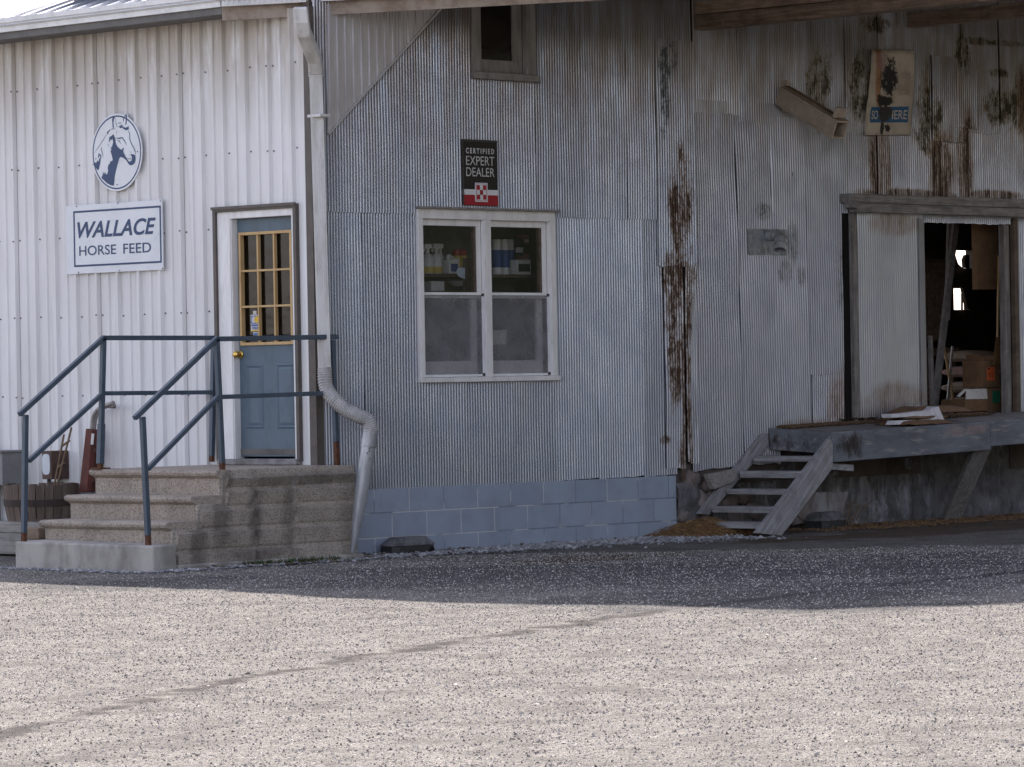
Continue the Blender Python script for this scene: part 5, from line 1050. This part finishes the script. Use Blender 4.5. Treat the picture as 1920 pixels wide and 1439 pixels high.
for k, (lab, mt) in enumerate((('lowest sack of the dim stack inside the doorway', m_burl), ('second sack up in the dim stack inside the doorway', m_burl), ('third sack up in the dim stack inside the doorway', m_burl2), ('topmost sack of the dim stack inside the doorway', m_burl))):
    p = B(1828, 755-29*k, -1.5); bm = bmesh.new(); bmesh.ops.create_cube(bm, size=1); bmesh.ops.subdivide_edges(bm, edges=bm.edges, cuts=5, use_grid_fill=True)
    for v in bm.verts:
        q = v.co*2; e_ = (1-.55*abs(q.x)**4)*(1-.45*abs(q.y)**4); v.co = Vector((p.x+q.x*.26+random.uniform(-.004, .004), 1.55+q.y*.2, p.z+q.z*.062*e_+.008*noise.noise(Vector((q.x*3, q.y*3, k*4)))))
    me = bpy.data.meshes.new('feed_sack'); bm.to_mesh(me); bm.free(); me.materials.append(mt); me.polygons.foreach_set('use_smooth', [True]*len(me.polygons)); tag(link('feed_sack', me), lab, 'sack', SG)
cb2 = thing('tool_cabinet', 'dim wooden cabinet behind the leaning boards inside the doorway', 'cabinet', B(1758, 640, -1.9)); p, q = B(1738, 640, -1.9), B(1772, 486, -1.9)
m = MB(); m.box((p.x, 1.9, p.z), (q.x, 2.3, q.z)); m.build('case', m_beam2, cb2, bevel=.006); xm = (p.x+q.x)/2
for a, b in ((p.x+.02, xm-.006), (xm+.006, q.x-.02)): m = MB(); m.box((a, 1.885, p.z+.03), (b, 1.8995, q.z-.03)); m.build('cabinet_door', m_cbeam, cb2, bevel=.004)
wb = thing('workbench', 'dim workbench across the back of the doorway', 'workbench', B(1770, 700, -2.1)); p, q = B(1732, 668, -2.1), B(1800, 652, -2.1)
m = MB(); m.box((p.x, 2.1, p.z), (q.x, 2.7, q.z)); m.build('bench_top', m_cbeam, wb, bevel=.006)
for a in (p.x+.05, q.x-.1): m = MB(); m.box((a, 2.13, 1.04), (a+.07, 2.2, p.z)); m.build('leg', m_cbeam, wb)
for lab, (a, b, mt) in (('thin tan stick leaning at the middle of the doorway floor', ((1768, 640), (1790, 762), m_tan)), ('dark steel stick leaning towards the sacks inside the doorway', ((1786, 650), (1776, 764), m_bare))):
    m = MB(); m.tube([B(*a, -1.3), B(*b, -1.3)], .014, 8); tag(m.build('leaning_stick', mt), lab, 'stick', 'sticks leaning inside the doorway')
m = MB(); m.box((8.2, 1.0, 1.04), (9.4, 1.6, 1.18)); m.box((8.25, 1.05, 1.0401), (9.3, 1.5, 1.17)); tag(m.build('pallet', m_old, None, bevel=.004), 'low wooden pallet on the floor deep inside the doorway', 'pallet')
m = MB(); m.hexa([(8.35, 1.5, 1.05), (8.9, 1.5, 1.05), (8.9, 1.9, 1.05), (8.35, 1.9, 1.05)], [(8.4, 1.55, 1.75), (8.85, 1.55, 1.8), (8.85, 1.85, 1.8), (8.4, 1.85, 1.75)]); tag(m.build('feed_bin', m_room, None, bevel=.02), 'dim grey bin standing deep inside the doorway', 'bin')
# --- shelves and goods behind the double window
SYB = .42
shz_l = B(830, 517, -SYB).z; shz_r = B(960, 513, -SYB).z; shz = (shz_l+shz_r)/2
sh = thing('shop_shelf', 'wooden shelf of bottles and cans behind the double window', 'shelf', (2.0, SYB, .95))
m = MB(); m.box((1.0, SYB-.09, shz-.03), (3.1, SYB+.2, shz-.001)); m.build('shelf_board', m_beam, sh); m = MB(); m.box((1.0, SYB+.2, .95), (3.1, SYB+.23, 3.2)); m.build('back_board', m_room, sh)
m = MB(); zl = B(830, 547, -SYB).z; m.box((1.0, SYB-.09, zl-.03), (3.1, SYB+.2, zl-.001)); m.build('shelf_board', m_beam, sh)
def W_(zx, zy=0): return B(740+zx/3.997, 370+zy/3.997, -SYB)
def put(zx0, zx1, zt): a, b = W_(zx0, 500), W_(zx1, 500); return (a.x+b.x)/2, (b.x-a.x), W_((zx0+zx1)/2, zt).z-shz
def spray(label, zx0, zx1, zt, yo):
    x, w_, h = put(zx0, zx1, zt); t = thing('spray_bottle', label, 'spray bottle', (x, SYB+yo, shz), 'spray bottles on the window shelf'); r = w_/2
    m = MB(); m.lathe((x, SYB+yo, shz), [(r*.95, 0), (r, .01), (r, h*.52), (r*.75, h*.62), (r*.35, h*.70), (r*.33, h*.76)], 16); m.build('body', m_bottle, t, smooth='auto')
    m = MB(); m.tube([(x, SYB+yo, shz+h*.03), (x, SYB+yo, shz+h*.24)], r*1.02, 16, 0, False, 1, (1, 0, 0)); m.build('label', m_yel, t)
    m = MB(); m.box((x-r*.9, SYB+yo-r*.35, shz+h*.86), (x+r*.7, SYB+yo+r*.35, shz+h)); m.tube([(x, SYB+yo, shz+h*.76), (x, SYB+yo, shz+h*.88)], r*.36, 10, 0, True, 1, (1, 0, 0)); m.bar((x-r*.5, SYB+yo, shz+h*.88), (x-r*.9, SYB+yo, shz+h*.74), .012, .008, (0, 1, 0)); m.build('spray_head', m_bottle, t)
    return t
spray('white spray bottle with yellow label, leftmost on the window shelf', 212, 280, 352, 0); spray('white spray bottle with yellow label, second from the left on the shelf', 285, 350, 350, 0.01)
spray('white spray bottle half behind the white jug', 330, 385, 346, .10); spray('white spray bottle furthest right, behind the white jug', 378, 428, 348, .10)
x, w_, h = put(372, 452, 430); t = thing('jug', 'white plastic jug with a blue label in the left window pane', 'jug', (x, SYB-.02, shz)); m = MB(); m.hexa([(x-w_/2, SYB-.06, shz), (x+w_/2, SYB-.06, shz), (x+w_/2, SYB+.04, shz), (x-w_/2, SYB+.04, shz)], [(x-w_/2, SYB-.06, shz+h*.72), (x+w_/2, SYB-.06, shz+h*.82), (x+w_/2, SYB+.04, shz+h*.82), (x-w_/2, SYB+.04, shz+h*.72)]); m.tube([(x-w_*.2, SYB-.01, shz+h*.72), (x-w_*.2, SYB-.01, shz+h)], w_*.18, 12, 0, True, 1, (1, 0, 0)); m.bar((x-w_*.1, SYB-.01, shz+h*.95), (x+w_*.35, SYB-.01, shz+h*.8), .02, .02); m.build('body', m_bottle, t, bevel=.008)
m = MB(); m.box((x-w_*.33, SYB-.063, shz+h*.12), (x+w_*.3, SYB-.0605, shz+h*.52)); m.build('label', m_blue, t)
for lab, (a, b) in (('yellow bottle with a red cap right of the white jug', (466, 516)), ('yellow bottle with a red cap next to the window jamb', (516, 560))):
    x, w_, h = put(a, b, 392); t = thing('red_capped_bottle', lab, 'bottle', (x, SYB+.04, shz), 'red capped bottles'); r = w_/2; m = MB(); m.lathe((x, SYB+.04, shz), [(r, 0), (r, h*.7), (r*.8, h*.76)], 14); m.build('body', m_yel, t, smooth='auto'); m = MB(); m.lathe((x, SYB+.04, shz), [(r*.85, h*.76), (r*.8, h)], 14); m.build('cap', m_redcap, t)
for lab, (a, b, top_, yo, lab_m) in (('tall white canister, first on the right hand shelf', (740, 795, 318, 0, m_blue)), ('tall white canister with navy label in the middle', (802, 852, 318, 0, m_blue)), ('tall dim canister behind the navy labelled one', (850, 886, 320, .1, m_blue)), ('tall white canister right of the dim one', (886, 926, 316, .06, m_blue))):
    x, w_, h = put(a, b, top_); t = thing('canister', lab, 'canister', (x, SYB+yo, shz), 'tall canisters on the window shelf'); r = w_/2; m = MB(); m.lathe((x, SYB+yo, shz), [(r, 0), (r, h*.74), (r*.93, h*.74), (r*.93, h)], 16); m.build('body', m_bottle, t, smooth='auto'); m = MB(); m.tube([(x, SYB+yo, shz+h*.2), (x, SYB+yo, shz+h*.7)], r*1.02, 16, 0, False, 1, (1, 0, 0)); m.build('label', lab_m, t)
x, w_, h = put(870, 972, 472); t = thing('tub', 'square white tub with a dark printed label on the shelf', 'tub', (x, SYB-.05, shz)); m = MB(); m.box((x-w_/2, SYB-.08, shz), (x+w_/2, SYB+.03, shz+h)); m.build('body', m_bottle, t, bevel=.006); m = MB(); m.box((x-w_*.42, SYB-.083, shz+h*.2), (x+w_*.42, SYB-.0805, shz+h*.72)); m.build('label', m_blk, t)
for lab, (a, b, top_, bt, mt) in (('dark carton above the white tub', (932, 996, 310, 440, m_blk)), ('pink carton hung at the top right of the window', (998, 1038, 280, 350, m_pink)), ('pink carton hung below the other pink one', (998, 1038, 425, 500, m_pink))):
    p, q = W_(a, bt), W_(b, top_); t = thing('carton', lab, 'carton', (p.x, SYB+.05, p.z), 'cartons behind the window'); m = MB(); m.box((p.x, SYB+.05, p.z), (q.x, SYB+.15, q.z)); m.build('case', mt, t, bevel=.003); m = MB(); m.box((p.x+.01, SYB+.046, p.z+(q.z-p.z)*.2), (q.x-.01, SYB+.0495, p.z+(q.z-p.z)*.5)); m.build('label', m_paper, t)
def I(zx, zy, d=-.16): return B(740+zx/3.997, 370+zy/3.997, d)
m = MB(); m.prism([I(x, y) for x, y in ((462, 560), (475, 535), (500, 526), (527, 530), (527, 612), (505, 608), (475, 590))], (0, .004, 0)); tag(m.build('paper_plate', m_lens), 'pale rounded card stuck inside the left window pane', 'card')
m = MB(); m.prism([I(527, 455), I(575, 455), I(575, 715), I(527, 715)], (0, .03, 0)); tag(m.build('window_board', m_beam), 'dark brown upright board inside the left window pane', 'board')
p, q = W_(245, 705), W_(342, 632); m = MB(); m.box((p.x, SYB-.05, p.z), (q.x, SYB+.05, q.z)); tag(m.build('paper_box', m_paper, None, bevel=.003), 'dim white box on the lower shelf behind the left pane', 'box')
p, q = W_(412, 668), W_(526, 628); m = MB(); m.lathe(((p.x+q.x)/2, SYB, p.z), [(.04, 0), ((q.x-p.x)/2, q.z-p.z), ((q.x-p.x)/2-.006, q.z-p.z)], 24); tag(m.build('bowl', m_paper), 'white bowl on the lower shelf behind the left pane', 'bowl')
m = MB(); m.prism([I(738, 1000, -.055), I(840, 993, -.055), I(836, 1103, -.055), I(738, 1108, -.055)], (0, .002, 0)); tag(m.build('taped_notice', m_paper), 'paper notice behind the right hand insect screen', 'notice')

# ================================================================ GROUND COVER, RUBBLE, STRAW
n = 6500; xx = .3+4.3*rng.random(n); yy = -.06-np.abs(rng.normal(0, .34, n))*(.5+xx/5); P = np.stack([xx, yy, GZ-.002+0*xx], -1)
k2 = 1500; xx = 1.1+3.3*rng.random(k2)**.8; yy = -.05-np.abs(rng.normal(0, .22, k2)); P3 = np.stack([xx, yy, GZ-.005+0*xx], -1)
tag(pebbles('broken_stones', P3, .012+.034*rng.random(k2)**2, m_stones2, .45), kind='stuff')
tag(pebbles('stone_rubble', P, .008+.030*rng.random(n)**4, m_stones2), kind='stuff')
n = 900; xx = -2.4+2.9*rng.random(n); yy = -.40-np.abs(rng.normal(0, .10, n)); P = np.stack([xx, yy, GZ+0*xx-.002], -1); 
P2 = np.stack([-2.3-np.abs(rng.normal(0, .1, 700)), -.4+3.5*rng.random(700), GZ+np.zeros(700)], -1)
tag(pebbles('edge_rubble', np.concatenate([P, P2]), .007+.02*rng.random(1600)**3, m_stones2), kind='stuff')
pc_ = B(1275, 985, .25)
m = MB(); nn = 40
for j in range(nn+1):
    for i in range(nn+1):
        u_, v_ = i/nn*2-1, j/nn*2-1; rr = math.hypot(u_, v_); h_ = max(0, 1-rr**1.3)*.15*(1+.5*noise.noise(Vector((u_*3, v_*3, 0)))); m.v.append((4.75+u_*.75, -.18+v_*.42, GZ-.02+h_+.008*noise.noise(Vector((u_*20, v_*20, 1)))))
m.f = [(j*(nn+1)+i, j*(nn+1)+i+1, (j+1)*(nn+1)+i+1, (j+1)*(nn+1)+i) for j in range(nn) for i in range(nn)]; m.mi = [0]*len(m.f); sp_ = m.build('straw_heap', m_straw, None, smooth=True); tag(sp_, kind='stuff')
def straws(name, pts, L, mat):
    m = MB()
    for p in pts:
        a = random.random()*6.28; l = L*(.4+random.random()); dv = Vector((math.cos(a)*l, math.sin(a)*l, (random.random()-.4)*l*.6)); m.bar(Vector(p)-dv/2, Vector(p)+dv/2, .003, .003)
    return m.build(name, mat)
pts = []
for k in range(2200):
    u_, v_ = random.uniform(-1, 1), random.uniform(-1, 1); rr = math.hypot(u_, v_)
    if rr < 1.1: pts.append((4.75+u_*.8, -.18+v_*.45, GZ-.01+max(0, 1-rr**1.3)*.15+random.random()*.015))
for k in range(700): pts.append((random.uniform(6.2, 10.5), random.uniform(-1.1, -.05), GZ+random.random()*.012))
for k in range(120): pts.append((random.uniform(4.9, 5.6), random.uniform(-.8, -.6), .25+random.random()*.25)) if False else None
tag(straws('loose_straw', [p for p in pts if p], .05, m_straws), kind='stuff')
# feed meal spilt along the foundation right of the stairs
n = 5000; xx = 5.6+5.2*rng.random(n); yy = -.1-.8*rng.random(n)**1.2; P = np.stack([xx, yy, GZ-.004+.01*rng.random(n)], -1); tag(pebbles('spilt_meal', P, .006+.012*rng.random(n)**2, m_saw), kind='stuff')
# dry vine under the dock
m = MB()
for k in range(9):
    a = B(1580+random.uniform(-10, 40), 998, .45); pts = [a]
    for s_ in range(6): pts.append(pts[-1]+Vector((random.uniform(-.05, .12), random.uniform(-.03, .05), random.uniform(.0, .12)*(1-s_/7))))
    m.tube(catmull(pts, 4), .0045, 5)
for k in range(4):
    a = B(1470+25*k, 940+12*k, .3); pts = [a]
    for s_ in range(5): pts.append(pts[-1]+Vector((random.uniform(-.03, .06), random.uniform(-.03, .03), random.uniform(-.08, -.0))))
    m.tube(catmull(pts, 4), .004, 5)
tag(m.build('dry_vine', m_vine), 'dry tangled vine beside the bait box under the dock', 'vine')
# dead leaves blown against the walls
m_leaf = stones_mat('dead_leaf', ((.05, .03, .018), (.12, .07, .035), (.19, .12, .06))); m = MB()
for k in range(420):
    if k < 190: x, y = random.uniform(.2, 1.7), -.06-abs(random.gauss(0, .16))
    elif k < 300: x, y = random.uniform(-2.0, .3), -.42-abs(random.gauss(0, .12))
    else: x, y = random.uniform(2., 10), -.1-abs(random.gauss(0, .3))
    a = random.random()*6.28; l = random.uniform(.012, .035); z = GZ+random.random()*.02; u_ = Vector((math.cos(a), math.sin(a), random.uniform(-.3, .5)))*l; v_ = Vector((-math.sin(a), math.cos(a), random.uniform(-.4, .4)))*l*.5; c = Vector((x, y, z))
    m.face([c-u_, c+v_, c+u_, c-v_])
tag(m.build('dead_leaves', m_leaf), kind='stuff')
# weeds at the foot of the stoop
m = MB()
for k in range(420):
    x, y = random.uniform(-1.2, -.2), -.36-abs(random.gauss(0, .08)); a = random.random()*6.28; l = random.uniform(.015, .05); b = Vector((x, y, GZ)); s_ = Vector((math.cos(a), math.sin(a), 0))*.006; tp_ = b+Vector((random.gauss(0, .02), random.gauss(0, .02), l)); m.face([b-s_, b+s_, tp_])
tag(m.build('weeds', m_weed), kind='stuff')
m = MB(); c = A(93, 1010, 1.9); m.poly([c, c+Vector((0, -.03, .012)), c+Vector((0, -.055, 0)), c+Vector((-.02, -.03, -.01))]); m.v = [tuple(v) for v in m.v]
